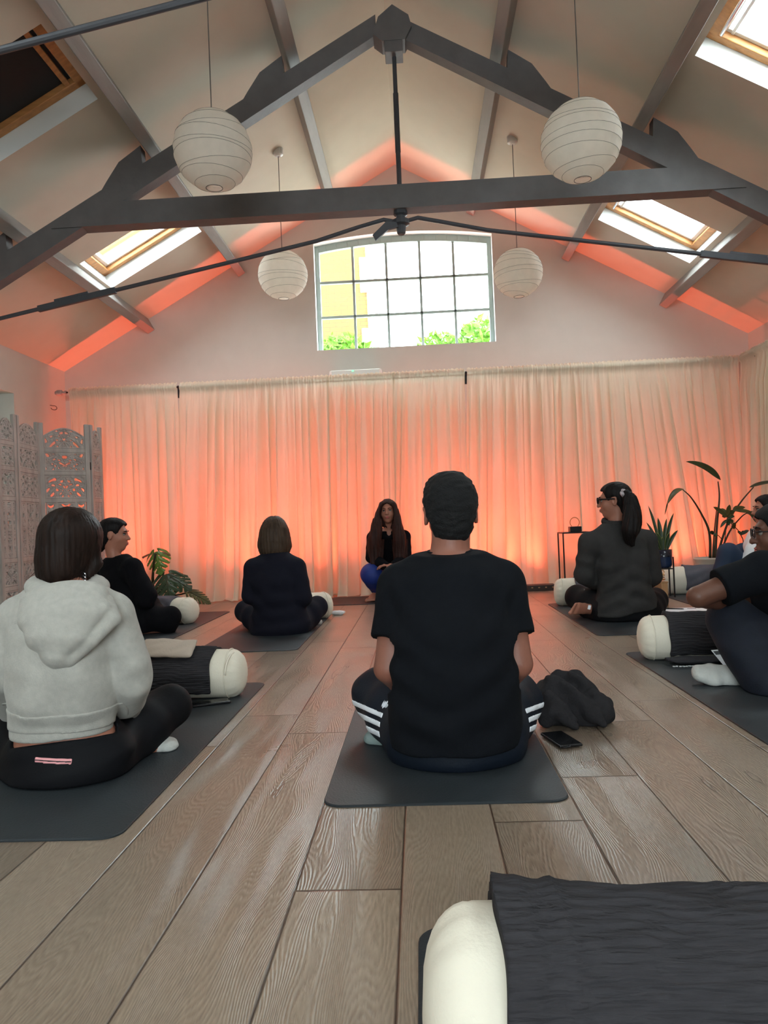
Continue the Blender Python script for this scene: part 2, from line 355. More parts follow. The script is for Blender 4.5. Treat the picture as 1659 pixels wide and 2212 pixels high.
# ---------------------------------------------------------------- signed distance modelling (numpy)
def V(*a): return np.array(a, dtype=np.float64)
class SDF:
    """smooth unions of tapered shapes, meshed as one continuous surface"""
    def __init__(s): s.ops = []
    def loft(s, pts, rad, side=(1, 0, 0), k=0.02, cap=0.9, sub=False):
        pts = [np.array(p, float) for p in pts]; rad = [(r, r) if not hasattr(r, '__len__') else tuple(r) for r in rad]
        s.ops.append(('loft', pts, rad, np.array(side, float), k, cap, sub)); return s
    def ell(s, c, r, R=None, k=0.02, sub=False):
        s.ops.append(('ell', np.array(c, float), np.array(r, float)*np.ones(3), R, k, sub)); return s
    def plane(s, p, n, near=None):           # keep the side the normal points away from (optionally only near a point)
        n = np.array(n, float); n /= np.linalg.norm(n); s.ops.append(('plane', np.array(p, float), n, near)); return s
    def disp(s, f): s.ops.append(('disp', f)); return s
    def merge(s, other, k=0.0): s.ops.append(('merge', other, k)); return s
    def inter(s, f): s.ops.append(('inter', f)); return s
    def bounds(s):
        lo = np.full(3, 1e9); hi = -lo
        for o in s.ops:
            if o[0] == 'loft' and not o[6]:
                for p, r in zip(o[1], o[2]): m = max(r); lo = np.minimum(lo, p-m); hi = np.maximum(hi, p+m)
            elif o[0] == 'ell' and not o[5]:
                m = o[2].max() if o[3] is not None else o[2]; lo = np.minimum(lo, o[1]-m); hi = np.maximum(hi, o[1]+m)
            elif o[0] == 'merge':
                a, b = o[1].bounds(); lo = np.minimum(lo, a); hi = np.maximum(hi, b)
        return lo, hi
    def eval(s, Q):
        d = np.full(Q.shape[0], 10.0, dtype=np.float32)
        def smin(a, b, k):
            if k <= 0: return np.minimum(a, b)
            h = np.clip(0.5+0.5*(b-a)/k, 0, 1); return b*(1-h)+a*h-k*h*(1-h)
        for o in s.ops:
            if o[0] == 'loft':
                _, P, Rd, side, k, cap, sub = o; e = None
                for i in range(len(P)-1):
                    A, B = P[i], P[i+1]; ab = B-A; L2 = ab@ab; n = ab/math.sqrt(L2)
                    u = side-n*(side@n)
                    if np.linalg.norm(u) < 1e-3: u = np.cross(n, (0, 1., 0.1))
                    u = u/np.linalg.norm(u); v = np.cross(n, u)
                    D = Q-A.astype(np.float32); t = np.clip((D@ab.astype(np.float32))/L2, 0, 1)
                    a = Rd[i][0]+(Rd[i+1][0]-Rd[i][0])*t; b = Rd[i][1]+(Rd[i+1][1]-Rd[i][1])*t
                    dn = D@n.astype(np.float32)-t*math.sqrt(L2); du = D@u.astype(np.float32); dv = D@v.astype(np.float32)
                    m = np.minimum(a, b)
                    f = (np.sqrt((du/a)**2+(dv/b)**2+(dn/(m*cap))**2)-1)*m
                    e = f if e is None else smin(e, f, k*0.5)
                if sub:
                    d = -smin(-d, e, k)
                else: d = smin(d, e, k)
            elif o[0] == 'ell':
                _, c, r, R, k, sub = o; D = Q-c.astype(np.float32)
                if R is not None: D = D@np.array(R, dtype=np.float32)
                q = D/r.astype(np.float32); l = np.sqrt((q*q).sum(1)); g = np.sqrt(((q/r)**2).sum(1))+1e-6
                e = l*(l-1)/g; e = np.maximum(e, (l-1)*r.min())if False else e
                d = -smin(-d, e, k) if sub else smin(d, e, k)
            elif o[0] == 'plane':
                _, p, n, near = o; e = (Q-p.astype(np.float32))@n.astype(np.float32)
                if near is not None:
                    c, rr = near; e = np.where(((Q-np.array(c, dtype=np.float32))**2).sum(1) < rr*rr, e, -1)
                d = np.maximum(d, e)
            elif o[0] == 'disp': d = d+o[1](Q)
            elif o[0] == 'merge': d = smin(d, o[1].eval(Q), o[2])
            elif o[0] == 'inter': d = np.maximum(d, o[1](Q))
        return d
    def mesh(s, h=0.01, pad=0.03, lo=None, hi=None):
        a, b = s.bounds(); lo = a-pad if lo is None else np.maximum(lo, a-pad); hi = b+pad if hi is None else np.minimum(hi, b+pad)
        n = np.ceil((hi-lo)/h).astype(int)+1
        ax = [lo[i]+h*np.arange(n[i]) for i in range(3)]
        vol = np.empty(n, dtype=np.float32); step = max(1, int(400000/(n[1]*n[2])))
        yy, zz = np.meshgrid(ax[1], ax[2], indexing='ij')
        for i in range(0, n[0], step):
            xs = ax[0][i:i+step]
            Q = np.empty((len(xs), n[1], n[2], 3), dtype=np.float32); Q[..., 0] = xs[:, None, None]; Q[..., 1] = yy; Q[..., 2] = zz
            vol[i:i+step] = s.eval(Q.reshape(-1, 3)).reshape(len(xs), n[1], n[2])
        vol[0] = vol[-1] = 1; vol[:, 0] = vol[:, -1] = 1; vol[:, :, 0] = vol[:, :, -1] = 1
        return surface_nets(vol, lo, h)
def surface_nets(vol, lo, h):
    ins = vol < 0; c = [ins[i:ins.shape[0]-1+i, j:ins.shape[1]-1+j, k:ins.shape[2]-1+k] for i in (0, 1) for j in (0, 1) for k in (0, 1)]
    cnt = sum(x.astype(np.int8) for x in c); act = (cnt > 0) & (cnt < 8)
    I = np.argwhere(act); idx = -np.ones(act.shape, dtype=np.int64); idx[act] = np.arange(len(I))
    corners = [(i, j, k) for i in (0, 1) for j in (0, 1) for k in (0, 1)]
    val = {q: vol[I[:, 0]+q[0], I[:, 1]+q[1], I[:, 2]+q[2]] for q in corners}
    acc = np.zeros((len(I), 3)); num = np.zeros(len(I))
    for a in corners:
        for ax in range(3):
            if a[ax] == 0:
                b = list(a); b[ax] = 1; b = tuple(b); va, vb = val[a], val[b]; m = (va < 0) != (vb < 0)
                t = np.where(m, va/(va-vb+1e-12), 0); p = np.zeros((len(I), 3)); p += np.array(a); p[:, ax] += t
                acc += p*m[:, None]; num += m
    verts = lo+h*(I+acc/num[:, None]); faces = []
    for ax in range(3):
        o1, o2 = [i for i in range(3) if i != ax]
        sl0 = [slice(None)]*3; sl1 = [slice(None)]*3; sl0[ax] = slice(0, -1); sl1[ax] = slice(1, None)
        A, B = ins[tuple(sl0)], ins[tuple(sl1)]; E = np.argwhere(A != B)
        E = E[(E[:, o1] > 0) & (E[:, o2] > 0) & (E[:, o1] < vol.shape[o1]-1) & (E[:, o2] < vol.shape[o2]-1)]
        flip = A[E[:, 0], E[:, 1], E[:, 2]]
        q = []
        for d1, d2 in ((-1, -1), (0, -1), (0, 0), (-1, 0)):
            e = E.copy(); e[:, o1] += d1; e[:, o2] += d2; q.append(idx[e[:, 0], e[:, 1], e[:, 2]])
        q = np.stack(q, 1)
        if ax == 1: flip = ~flip
        q[~flip] = q[~flip][:, ::-1]; faces.append(q)
    F = np.concatenate(faces); F = F[(F >= 0).all(1)]
    return verts, F
def sdf_put(name, s, m, parent=None, h=0.01, **kw):
    v, f = s.mesh(h, **kw); return put(name, v, f, m, parent, world=True)
def wrinkle(amp, freq, seed=0, ridge=False):
    """smooth irregular waves"""
    rs = np.random.RandomState(seed); K = rs.normal(size=(6, 3))*freq; ph = rs.rand(6)*6.28
    K = K.astype(np.float32)
    def f(Q):
        wp = np.sin(Q@K[0]*.5+ph[0])*0.8; s_ = 0
        for i in range(1, 6): s_ = s_+np.sin(Q@K[i]+ph[i]+wp*1.7)
        s_ = s_/3.0
        if ridge: s_ = 1-2*np.abs(s_)
        return (amp*s_).astype(np.float32)
    return f
def fold(c, rad, direction, freq, amp, seed=0):
    """local creases around a point, running across `direction`"""
    c = np.array(c, dtype=np.float32); dr = np.array(direction, dtype=np.float32); dr /= np.linalg.norm(dr)
    ot = np.cross(dr, (0.3, 0.5, 0.8)).astype(np.float32)
    def f(Q):
        D = Q-c; g = np.exp(-(D**2).sum(1)/(rad*rad)); return (amp*g*np.sin(freq*(D@dr)+2.0*np.sin(9*(D@ot)+seed)+seed)).astype(np.float32)
    return f
# ================================================================ THE ROOM
def struct(o): o['kind'] = 'structure'; return o
def slab(name, x0, x1, y0, y1, z0, z1, m, bev=0.0):
    b = MB(); b.box(((x0+x1)/2, (y0+y1)/2, (z0+z1)/2), (x1-x0, y1-y0, z1-z0), None, bev); return struct(b.build(name, m))
slab('floor', XL-.3, XR+.3, YB-.3, YW+.3, -0.12, 0.0, 'floor')
EAVE_L, EAVE_R = ceil_z(XL), ceil_z(XR)

# --- sloped ceiling with skylight openings, 0.22 m thick
def slope(side):
    xe = XL-0.3 if side < 0 else XR+0.3
    sky = [k for k in SKYLIGHTS if k[0] == side]
    xs = sorted({xe, XRIDGE} | {k[1] for k in sky} | {k[2] for k in sky}); ys = sorted({YB-.3, YW+.3} | {k[3] for k in sky} | {k[4] for k in sky})
    T = 0.24; b = MB()
    hole = lambda xm, ym: any(k[1] < xm < k[2] and k[3] < ym < k[4] for k in sky)
    n = np.array((SLOPE*side, 0, 1.0)); n /= np.linalg.norm(n)
    def pt(x, y, t): p = np.array((x, y, ceil_z(x)))+n*T*t; return p
    for i in range(len(xs)-1):
        for j in range(len(ys)-1):
            if hole((xs[i]+xs[i+1])/2, (ys[j]+ys[j+1])/2): continue
            c = [(xs[i], ys[j]), (xs[i+1], ys[j]), (xs[i+1], ys[j+1]), (xs[i], ys[j+1])]
            for t in (0, 1):
                b.add([pt(x, y, t) for x, y in c], [(0, 1, 2, 3)])
    return b, pt
def ceiling():
    b = MB()
    for s in (-1, 1):
        q, _ = slope(s); b.add(q.v, q.f)
    o = put('ceiling', b.v, b.f, 'ceiling', world=True, smooth=False); return struct(o)
ceiling()
for i, (s, xa, xb, ya, yb) in enumerate(SKYLIGHTS):
    n = np.array((SLOPE*s, 0, 1.0)); n /= np.linalg.norm(n); dn = np.array((1, 0, -SLOPE*s)); dn /= np.linalg.norm(dn)   # along the slope
    def pt(x, y, t): return np.array((x, y, ceil_z(x)))+n*t
    b = MB()                                            # plastered shaft
    cs = [(xa, ya), (xb, ya), (xb, yb), (xa, yb)]
    for k in range(4):
        p, q = cs[k], cs[(k+1) % 4]; b.add([pt(p[0], p[1], 0), pt(q[0], q[1], 0), pt(q[0], q[1], .26), pt(p[0], p[1], .26)], [(0, 1, 2, 3)])
    win = put('window_%d' % (i+2), b.v, b.f, 'shaft', world=True, smooth=False); struct(win)
    L = xb-xa
    fr = MB(); T0 = 0.13
    for (x, y, ex, ey) in (((xa+.03), (ya+yb)/2, .06, yb-ya), ((xb-.03), (ya+yb)/2, .06, yb-ya), ((xa+xb)/2, ya+.03, L, .06), ((xa+xb)/2, yb-.03, L, .06)):
        sx = ex*math.sqrt(1+SLOPE**2)
        fr.box(pt(x, y, T0+.03), (sx, ey, .07), np.array([dn, (0, 1, 0), n]).T, .006)
    f = fr.build('window_frame', 'pine', win)
    sash = MB()
    for (x, y, ex, ey) in (((xa+.075), (ya+yb)/2, .03, yb-ya-.12), ((xb-.075), (ya+yb)/2, .03, yb-ya-.12), ((xa+xb)/2, ya+.075, L-.12, .03), ((xa+xb)/2, yb-.075, L-.12, .03)):
        sash.box(pt(x, y, T0+.055), (ex*math.sqrt(1+SLOPE**2), ey, .04), np.array([dn, (0, 1, 0), n]).T, .004)
    sash.build('sash', 'white_plastic', win)
    g = MB(); g.box(pt((xa+xb)/2, (ya+yb)/2, T0+.09), ((L-.1)*math.sqrt(1+SLOPE**2), yb-ya-.1, .006), np.array([dn, (0, 1, 0), n]).T); g.build('pane', 'glass', win)
    if i == 2:
        bl = MB(); bl.box(pt((xa+xb)/2, (ya+yb)/2, T0+.035), ((L-.13)*math.sqrt(1+SLOPE**2), yb-ya-.13, .004), np.array([dn, (0, 1, 0), n]).T); bl.build('blackout_blind', 'blind', win)
        bb = MB(); bb.beam(pt(xb-.10, ya+.05, T0+.02), pt(xb-.10, yb-.05, T0+.02), .035, .035, n); bb.build('handle_bar', 'pine', win)
    else:
        xt = xb-.12 if s < 0 else xa+.12                # head-rail of the pleated blind and its pull bar
        bb = MB(); bb.beam(pt(xt, ya+.06, T0+.04), pt(xt, yb-.06, T0+.04), .02, .02, n); bb.build('blind_rail', 'white_plastic', win)
        hb = MB(); hb.tube([pt(xt+.05*s*-1, ya+.08, T0-.01), pt(xt+.05*s*-1, yb-.08, T0-.01)], .011); hb.build('handle_bar', 'silver', win)

# --- gable wall with the big window
WX0, WX1, WZ0, WZS, WZT = -1.0, 0.885, 2.56, 3.70, 3.775   # opening: sides, sill, springing, crown of the flat arch
def arch_z(x, zs=WZS, zt=WZT): u = (x-(WX0+WX1)/2)/((WX1-WX0)/2); return zs+(zt-zs)*(1-u*u)
def gable():
    b = MB(); xs = sorted(set([XL-.3, XRIDGE, XR+.3]+list(np.linspace(WX0, WX1, 17))))
    for y in (YW, YW+.34):
        for x0, x1 in zip(xs[:-1], xs[1:]):
            top = lambda x: ceil_z(x)+.3
            if x0 >= WX0-1e-6 and x1 <= WX1+1e-6:
                b.add([(x0, y, -.1), (x1, y, -.1), (x1, y, WZ0), (x0, y, WZ0)], [(0, 1, 2, 3)])
                b.add([(x0, y, arch_z(x0)), (x1, y, arch_z(x1)), (x1, y, top(x1)), (x0, y, top(x0))], [(0, 1, 2, 3)])
            else: b.add([(x0, y, -.1), (x1, y, -.1), (x1, y, top(x1)), (x0, y, top(x0))], [(0, 1, 2, 3)])
    o = put('wall_back', b.v, b.f, 'wall', world=True, smooth=False); struct(o)
    r = MB(); xs = np.linspace(WX0, WX1, 17)             # reveal
    y0, y1 = YW, YW+.34
    r.add([(WX0, y0, WZ0), (WX1, y0, WZ0), (WX1, y1, WZ0), (WX0, y1, WZ0)], [(0, 1, 2, 3)])
    for x in (WX0, WX1): r.add([(x, y0, WZ0), (x, y1, WZ0), (x, y1, WZS), (x, y0, WZS)], [(0, 1, 2, 3)])
    for a, c in zip(xs[:-1], xs[1:]): r.add([(a, y0, arch_z(a)), (c, y0, arch_z(c)), (c, y1, arch_z(c)), (a, y1, arch_z(a))], [(0, 1, 2, 3)])
    win = put('window_1', r.v, r.f, 'shaft', world=True, smooth=False); struct(win)
    yf = YW+.13; f = MB()
    for x in (WX0+.022, WX1-.022): f.box((x, yf, (WZ0+WZS)/2-.004), (.047, .058, WZS-WZ0-.008), None, .004)
    f.box(((WX0+WX1)/2, yf, WZ0+.012), (WX1-WX0, .05, .024), None, .004)
    for a, c in zip(xs[:-1], xs[1:]): f.beam((a, yf, arch_z(a)-.035), (c, yf, arch_z(c)-.035), .05, .07)
    f.build('window_frame', 'winframe', win)
    gx0, gx1 = WX0+.045, WX1-.045
    for k in range(1, 5):
        x = gx0+(gx1-gx0)*k/5; g = MB(); g.box((x, yf, (WZ0+arch_z(x))/2-.01), (.026, .035, arch_z(x)-WZ0-.05), None, .003); g.build('glazing_bar', 'winframe', win)
    for z in (WZ0+.375, WZ0+.75):
        g = MB(); g.box(((gx0+gx1)/2, yf, z), (gx1-gx0, .035, .028), None, .003); g.build('glazing_bar', 'winframe', win)
    g = MB(); n = len(xs)
    poly = [(WX0+.04, WZ0+.02), (WX1-.04, WZ0+.02)]+[(min(max(x, WX0+.04), WX1-.04), arch_z(x)-.05) for x in xs[::-1]]
    g.prism(poly, 0, .004, (0, yf, 0), (1, 0, 0), (0, 0, 1), (0, 1, 0)); g.build('pane', 'glass', win)
gable()

# --- side walls (left one has a deep-set window behind the screen), wall behind the camera
LWY0, LWY1, LWZ1, LWZ0 = 5.35, 6.93, 2.06, 0.95
def wall_left():
    b = MB(); ys = [YB-.3, LWY0, LWY1, YW+.3]; top = EAVE_L+.05
    for x in (XL, XL-.45):
        for i, (a, c) in enumerate(zip(ys[:-1], ys[1:])):
            if i == 1:
                b.add([(x, a, -.1), (x, c, -.1), (x, c, LWZ0), (x, a, LWZ0)], [(0, 1, 2, 3)]); b.add([(x, a, LWZ1), (x, c, LWZ1), (x, c, top), (x, a, top)], [(0, 1, 2, 3)])
            else: b.add([(x, a, -.1), (x, c, -.1), (x, c, top), (x, a, top)], [(0, 1, 2, 3)])
    struct(put('wall_left', b.v, b.f, 'wall', world=True, smooth=False))
    r = MB(); x0, x1 = XL, XL-.45
    cs = [(LWY0, LWZ0), (LWY1, LWZ0), (LWY1, LWZ1), (LWY0, LWZ1)]
    for k in range(4):
        p, q = cs[k], cs[(k+1) % 4]; r.add([(x0, p[0], p[1]), (x0, q[0], q[1]), (x1, q[0], q[1]), (x1, p[0], p[1])], [(0, 1, 2, 3)])
    win = put('window_10', r.v, r.f, 'wall', world=True, smooth=False); struct(win)
    xf = XL-.24; f = MB()
    for y in (LWY0+.03, (LWY0+LWY1)/2, LWY1-.03): f.box((xf, y, (LWZ0+LWZ1)/2), (.05, .06, LWZ1-LWZ0), None, .004)
    f.box((xf, (LWY0+LWY1)/2, LWZ1-.16), (.05, LWY1-LWY0, .32), None, .004)
    for z in (LWZ0+.03,): f.box((xf, (LWY0+LWY1)/2, z), (.05, LWY1-LWY0, .06), None, .004)
    f.build('window_frame', 'white_plastic', win)
    g = MB(); g.box((xf, (LWY0+LWY1)/2, (LWZ0+LWZ1)/2), (.005, LWY1-LWY0-.02, LWZ1-LWZ0-.02)); g.build('pane', 'dim_glass', win)
wall_left()
light('daylight_portal', 'AREA', (XL-.47, (LWY0+LWY1)/2, (LWZ0+LWZ1)/2), 1, (1, 1, 1), LWZ1-LWZ0, LWY1-LWY0, (1, 0, 0), portal=True)
slab('wall_right', XR, XR+.3, YB-.3, YW+.3, -.1, EAVE_R+.05, 'wall')
# wall behind the camera, with an unseen window added for front fill light
BX0, BX1, BZ0, BZ1 = -1.5, 1.3, 1.0, 2.5
b = MB()
for y in (YB, YB-.3):
    for (x0, x1, lo, hi) in ((XL-.3, BX0, -.1, None), (BX1, XR+.3, -.1, None), (BX0, BX1, -.1, BZ0), (BX0, BX1, BZ1, None)):
        xs = sorted({x0, x1} | ({XRIDGE} if x0 < XRIDGE < x1 else set()))
        for a, c in zip(xs[:-1], xs[1:]):
            b.add([(a, y, lo), (c, y, lo), (c, y, hi or ceil_z(c)+.3), (a, y, hi or ceil_z(a)+.3)], [(0, 1, 2, 3)])
struct(put('wall_front', b.v, b.f, 'wall', world=True, smooth=False))
r = MB(); cs = [(BX0, BZ0), (BX1, BZ0), (BX1, BZ1), (BX0, BZ1)]
for k in range(4):
    p, q = cs[k], cs[(k+1) % 4]; r.add([(p[0], YB, p[1]), (q[0], YB, q[1]), (q[0], YB-.3, q[1]), (p[0], YB-.3, p[1])], [(0, 1, 2, 3)])
win = put('window_11', r.v, r.f, 'shaft', world=True, smooth=False); struct(win)
f = MB()
for x in np.linspace(BX0+.03, BX1-.03, 4): f.box((x, YB-.15, (BZ0+BZ1)/2), (.06, .05, BZ1-BZ0), None, .004)
for z in (BZ0+.03, BZ1-.03): f.box(((BX0+BX1)/2, YB-.15, z), (BX1-BX0, .05, .06), None, .004)
f.build('window_frame', 'winframe', win)
g = MB(); g.box(((BX0+BX1)/2, YB-.15, (BZ0+BZ1)/2), (BX1-BX0-.02, .005, BZ1-BZ0-.02)); g.build('pane', 'glass', win)
light('daylight_portal', 'AREA', ((BX0+BX1)/2, YB-.28, (BZ0+BZ1)/2), 1, (1, 1, 1), BX1-BX0, BZ1-BZ0, (0, 1, 0), portal=True)

# ================================================================ ROOF TIMBERS
PURL = [(-2.84, 'left', 'lowest'), (-1.84, 'left', 'middle'), (-.81, 'left', 'highest'), (.73, 'right', 'highest'), (1.70, 'right', 'middle'), (2.68, 'right', 'lowest')]
for x, sd, lv in PURL:
    s = -1 if x < XRIDGE else 1; n = np.array((SLOPE*s, 0, 1.0)); n /= np.linalg.norm(n); dn = np.array((1, 0, -SLOPE*s)); dn /= np.linalg.norm(dn)
    b = MB(); z = ceil_z(x)
    c = np.array((x, (YB+YW)/2, z))-n*0.065
    b.box(c, (.085, YW-YB-.01, .145), np.array([dn, (0, 1, 0), n]).T, .006)
    o = b.build('purlin', 'purlin'); tag(o, 'grey painted purlin running to the window wall, %s one on the %s slope' % (lv, sd), 'roof beam', 'purlins under the sloped ceiling')
def truss(Y, full, where):
    """Y is the middle of the truss"""
    hw = .05
    root = empty('roof_truss', (XRIDGE, Y, 2.0), 0, None, None)
    tag(root, where, 'roof truss')
    XX, YY, ZZ = (1, 0, 0), (0, 0, 1), (0, 1, 0)
    gt, gb = .20, .365                                 # rafter top and bottom below the ceiling line (vertical)
    for s, xe in ((-1, XL), (1, XR)):
        b = MB(); x0 = XRIDGE+s*.06
        b.prism([(x0, ceil_z(x0)-gt), (xe, ceil_z(xe)-gt-.02), (xe, ceil_z(xe)-gb-.05), (x0, ceil_z(x0)-gb+.02)], Y-hw, Y+hw, (0, 0, 0), XX, YY, ZZ)
        b.build('rafter', 'truss', root)
        for px_, _, _ in PURL:
            if (px_ < XRIDGE) != (s < 0): continue
            # shaped cleat holding the purlin, on its downhill side
            a = px_+s*.03; b = MB()
            e = lambda x, d: (x, ceil_z(x)-d)
            b.prism([e(a-s*.02, gt+.02), e(a-s*.01, .07), e(a+s*.15, .09), e(a+s*.24, .17), e(a+s*.29, gt+.02)], Y-hw+.004, Y+hw-.004, (0, 0, 0), XX, YY, ZZ)
            b.build('cleat', 'truss', root)
    # collar beam
    p = on_y(290, 432, 5.25)[2]; zt, zb = 3.05, 2.885
    xl = XRIDGE-(ZRIDGE-gb+.1-zb)/SLOPE; xr = XRIDGE+(ZRIDGE-gb+.1-zb)/SLOPE
    b = MB(); b.prism([(xl+.0, zb), (xr, zb), (xr-.28, zt), (xl+.28, zt)], Y-hw-.012, Y+hw+.012, (0, 0, 0), XX, YY, ZZ)
    b.build('collar_beam', 'truss', root)
    # ridge board plate
    b = MB(); r = XRIDGE+.06
    b.prism([(r-.14, 4.10), (r-.10, 4.22), (r, 4.30), (r+.11, 4.22), (r+.13, 4.14), (r+.08, 4.05), (r-.08, 4.05)], Y-hw-.03, Y+hw+.03, (0, 0, 0), XX, YY, ZZ)
    b.box((r, Y, 4.02), (.125, .15, .09), None, .004); b.build('ridge_block', 'truss', root)
    xk = XRIDGE+.06
    b = MB(); b.tube([(xk, Y, 4.02), (xk, Y, 3.72)], .015, 10); b.tube([(xk, Y, 3.72), (xk, Y, 3.3)], .019, 10); b.tube([(xk, Y, 3.3), (xk, Y, 2.8)], .017, 10); b.build('king_rod', 'iron', root)
    hub = MB(); hub.lathe([(.0, 2.90), (.045, 2.90), (.05, 2.86), (.032, 2.85), (.032, 2.83), (.06, 2.82), (.06, 2.79), (.035, 2.78), (.03, 2.73), (.022, 2.72), (0, 2.72)], 12, (xk, Y, 0)); hub.build('rod_hub', 'iron', root)
    for s, xe in ((-1, XL), (1, XR)):
        b = MB(); zc = 2.82; sl = .172 if s > 0 else .185
        f = lambda x: (x, Y, zc-abs(x-xk)*sl+(.03*min(1, abs(x-xk)/.35) if 0 else 0))
        pts = [(xk, Y, zc-.015), (xk+s*.12, Y, zc+.012), (xk+s*.3, Y, zc-.03)]+[f(xk+s*t) for t in np.linspace(.6, abs(xe-xk), 8)]
        b.tube(pts, .0145, 10)
        b.build('tie_rod', 'iron', root)
        c = MB(); a0, a1 = f(xk+s*2.05), f(xk+s*2.62)
        c.beam(a0, a1, .03, .045, (0, 0, 1)); m0, m1 = np.array(f(xk+s*2.25)), np.array(f(xk+s*2.5)); c.beam(m0+(0, 0, .03), m1+(0, 0, .03), .02, .02)
        c.build('turnbuckle', 'iron', root)
    pl = MB(); pl.prism([(xk-.03, 2.79), (xk-.10, 2.80), (xk-.20, 2.71), (xk-.18, 2.67), (xk-.09, 2.74), (xk-.02, 2.755)], Y-.055, Y-.035, (0, 0, 0), XX, YY, ZZ)
    pl.build('hub_strap', 'iron', root)
    return root
truss(5.30, True, 'grey timber roof truss with collar beam and iron tie rods, spanning the whole picture')
truss(2.78, True, 'nearer roof truss showing only a sloping grey tie rod in the top left corner')

# ================================================================ OUTSIDE THE WINDOW
def outside():
    Yo = 14.0
    bx = on_y(800, 640, Yo)[0]; top = 12.0
    root = empty('brick_building', (bx-4, Yo+1.5, -1), 0, 'yellow brick building with white corner stones seen through the big window', 'building')
    b = MB(); b.box((bx-4.0, Yo+1.5, 5.5), (8.0, 3.0, 13.0)); b.build('brick_wall', 'brick', root)
    q0 = on_y(776, 560, Yo)[0]; q1 = on_y(790, 560, Yo)[0]; qh = .66; k = 0; z = 2.35
    while z < 9:
        x0 = q0 if k % 2 == 0 else q1
        b = MB(); b.box(((x0+bx+.06)/2, Yo+.1, z+qh/2), (bx+.06-x0, .3, qh-.015), None, .01); b.build('quoin', 'quoin', root); z += qh; k += 1
    def bush(name, cx, cy, cz, r, n, seed, label, sc=1):
        rs = np.random.RandomState(seed); b = MB()
        for i in range(n):
            u = rs.normal(size=3); u /= np.linalg.norm(u); u *= rs.rand()**.4; p = np.array((cx, cy, cz))+u*np.array(r)
            a = rs.normal(size=3); a /= np.linalg.norm(a); c = np.cross(a, rs.normal(size=3)); c /= np.linalg.norm(c); s_ = .10*sc*(.6+rs.rand()*.8)
            m = np.cross(a, c)*s_*.18
            b.add([p-a*s_, p-c*s_*.42+m, p+a*s_, p+c*s_*.42+m, p+m*2], [(0, 1, 4), (1, 2, 4), (2, 3, 4), (3, 0, 4)])
        root = empty(name, (cx, cy, -.3), 0, label, 'bush')
        put('foliage', b.v, b.f, 'foliage', root, world=True, smooth=False)
        t = MB(); t.tube([(cx, cy, -.3), (cx+.03, cy, cz*.5), (cx, cy, cz)], [.06, .045, .02], 8); t.build('trunk', 'stem', root, smooth=True); return root
    a = on_y(735, 770, 13.2); bush('climbing_shrub', a[0], 13.2, a[2]-.25, (.75, .5, .65), 900, 1, 'leafy green shrub in front of the yellow brick wall')
    a = on_y(955, 755, 17.2); bush('tree_top', a[0], 17.2, a[2]-.5, (.85, .8, .90), 1100, 2, 'green tree top in the fourth column of window panes', 1.2)
    a = on_y(1035, 750, 15.2); bush('tree_top', a[0], 15.2, a[2]-.35, (.55, .6, .95), 800, 3, 'green tree top peaking in the rightmost column of window panes', 1.2)
    a = on_y(865, 760, 18.8); bush('tree_top', a[0], 18.8, a[2]-.45, (.5, .5, .55), 300, 4, 'small green tree top at the foot of the middle window panes', 1.0)
slab('ground', -12, 12, YW+.4, 24, -.45, -.3, 'stone_pot')
outside()

# ================================================================ CURTAINS
ZC = float(on_y(870, 812, YCURT)[2])
bounds_top = [150, 385, 708, 850, 1006, 1195, 1315, 1430, 1590]; bounds_bot = [190, 402, 722, 848, 1010, 1205, 1340, 1498, 1592]
ctop = [float(on_y(x, 845-(x-150)*.0486, YCURT)[0]) for x in bounds_top]; cbot = [float(on_y(x, 1275, YCURT)[0]) for x in bounds_bot]; ctop[-1] = 3.22; cbot[-1] = 3.20
rod = empty('curtain_rod', (0, YCURT, ZC), 0, 'long curtain rod with a round finial by the left wall', 'curtain rod')
b = MB(); b.tube([(XL+.12, YCURT, ZC), (XR-.02, YCURT, ZC)], .008, 10); b.build('pole', 'black_metal', rod)
b = MB(); b.lathe([(0, -.05), (.018, -.045), (.03, -.02), (.03, .02), (.012, .035), (.012, .05), (.02, .055), (.02, .07), (0, .07)], 16, (XL+.11, YCURT, ZC), 'X'); b.build('finial', 'whitewash', rod)
for x in (ctop[1]+.0, ctop[4], 3.1):
    b = MB(); b.box((x, YCURT+.18, ZC), (.025, .36, .03), None, .003); b.box((x, YCURT+.02, ZC-.05), (.025, .02, .12), None, .003); b.build('bracket', 'black_metal', rod)
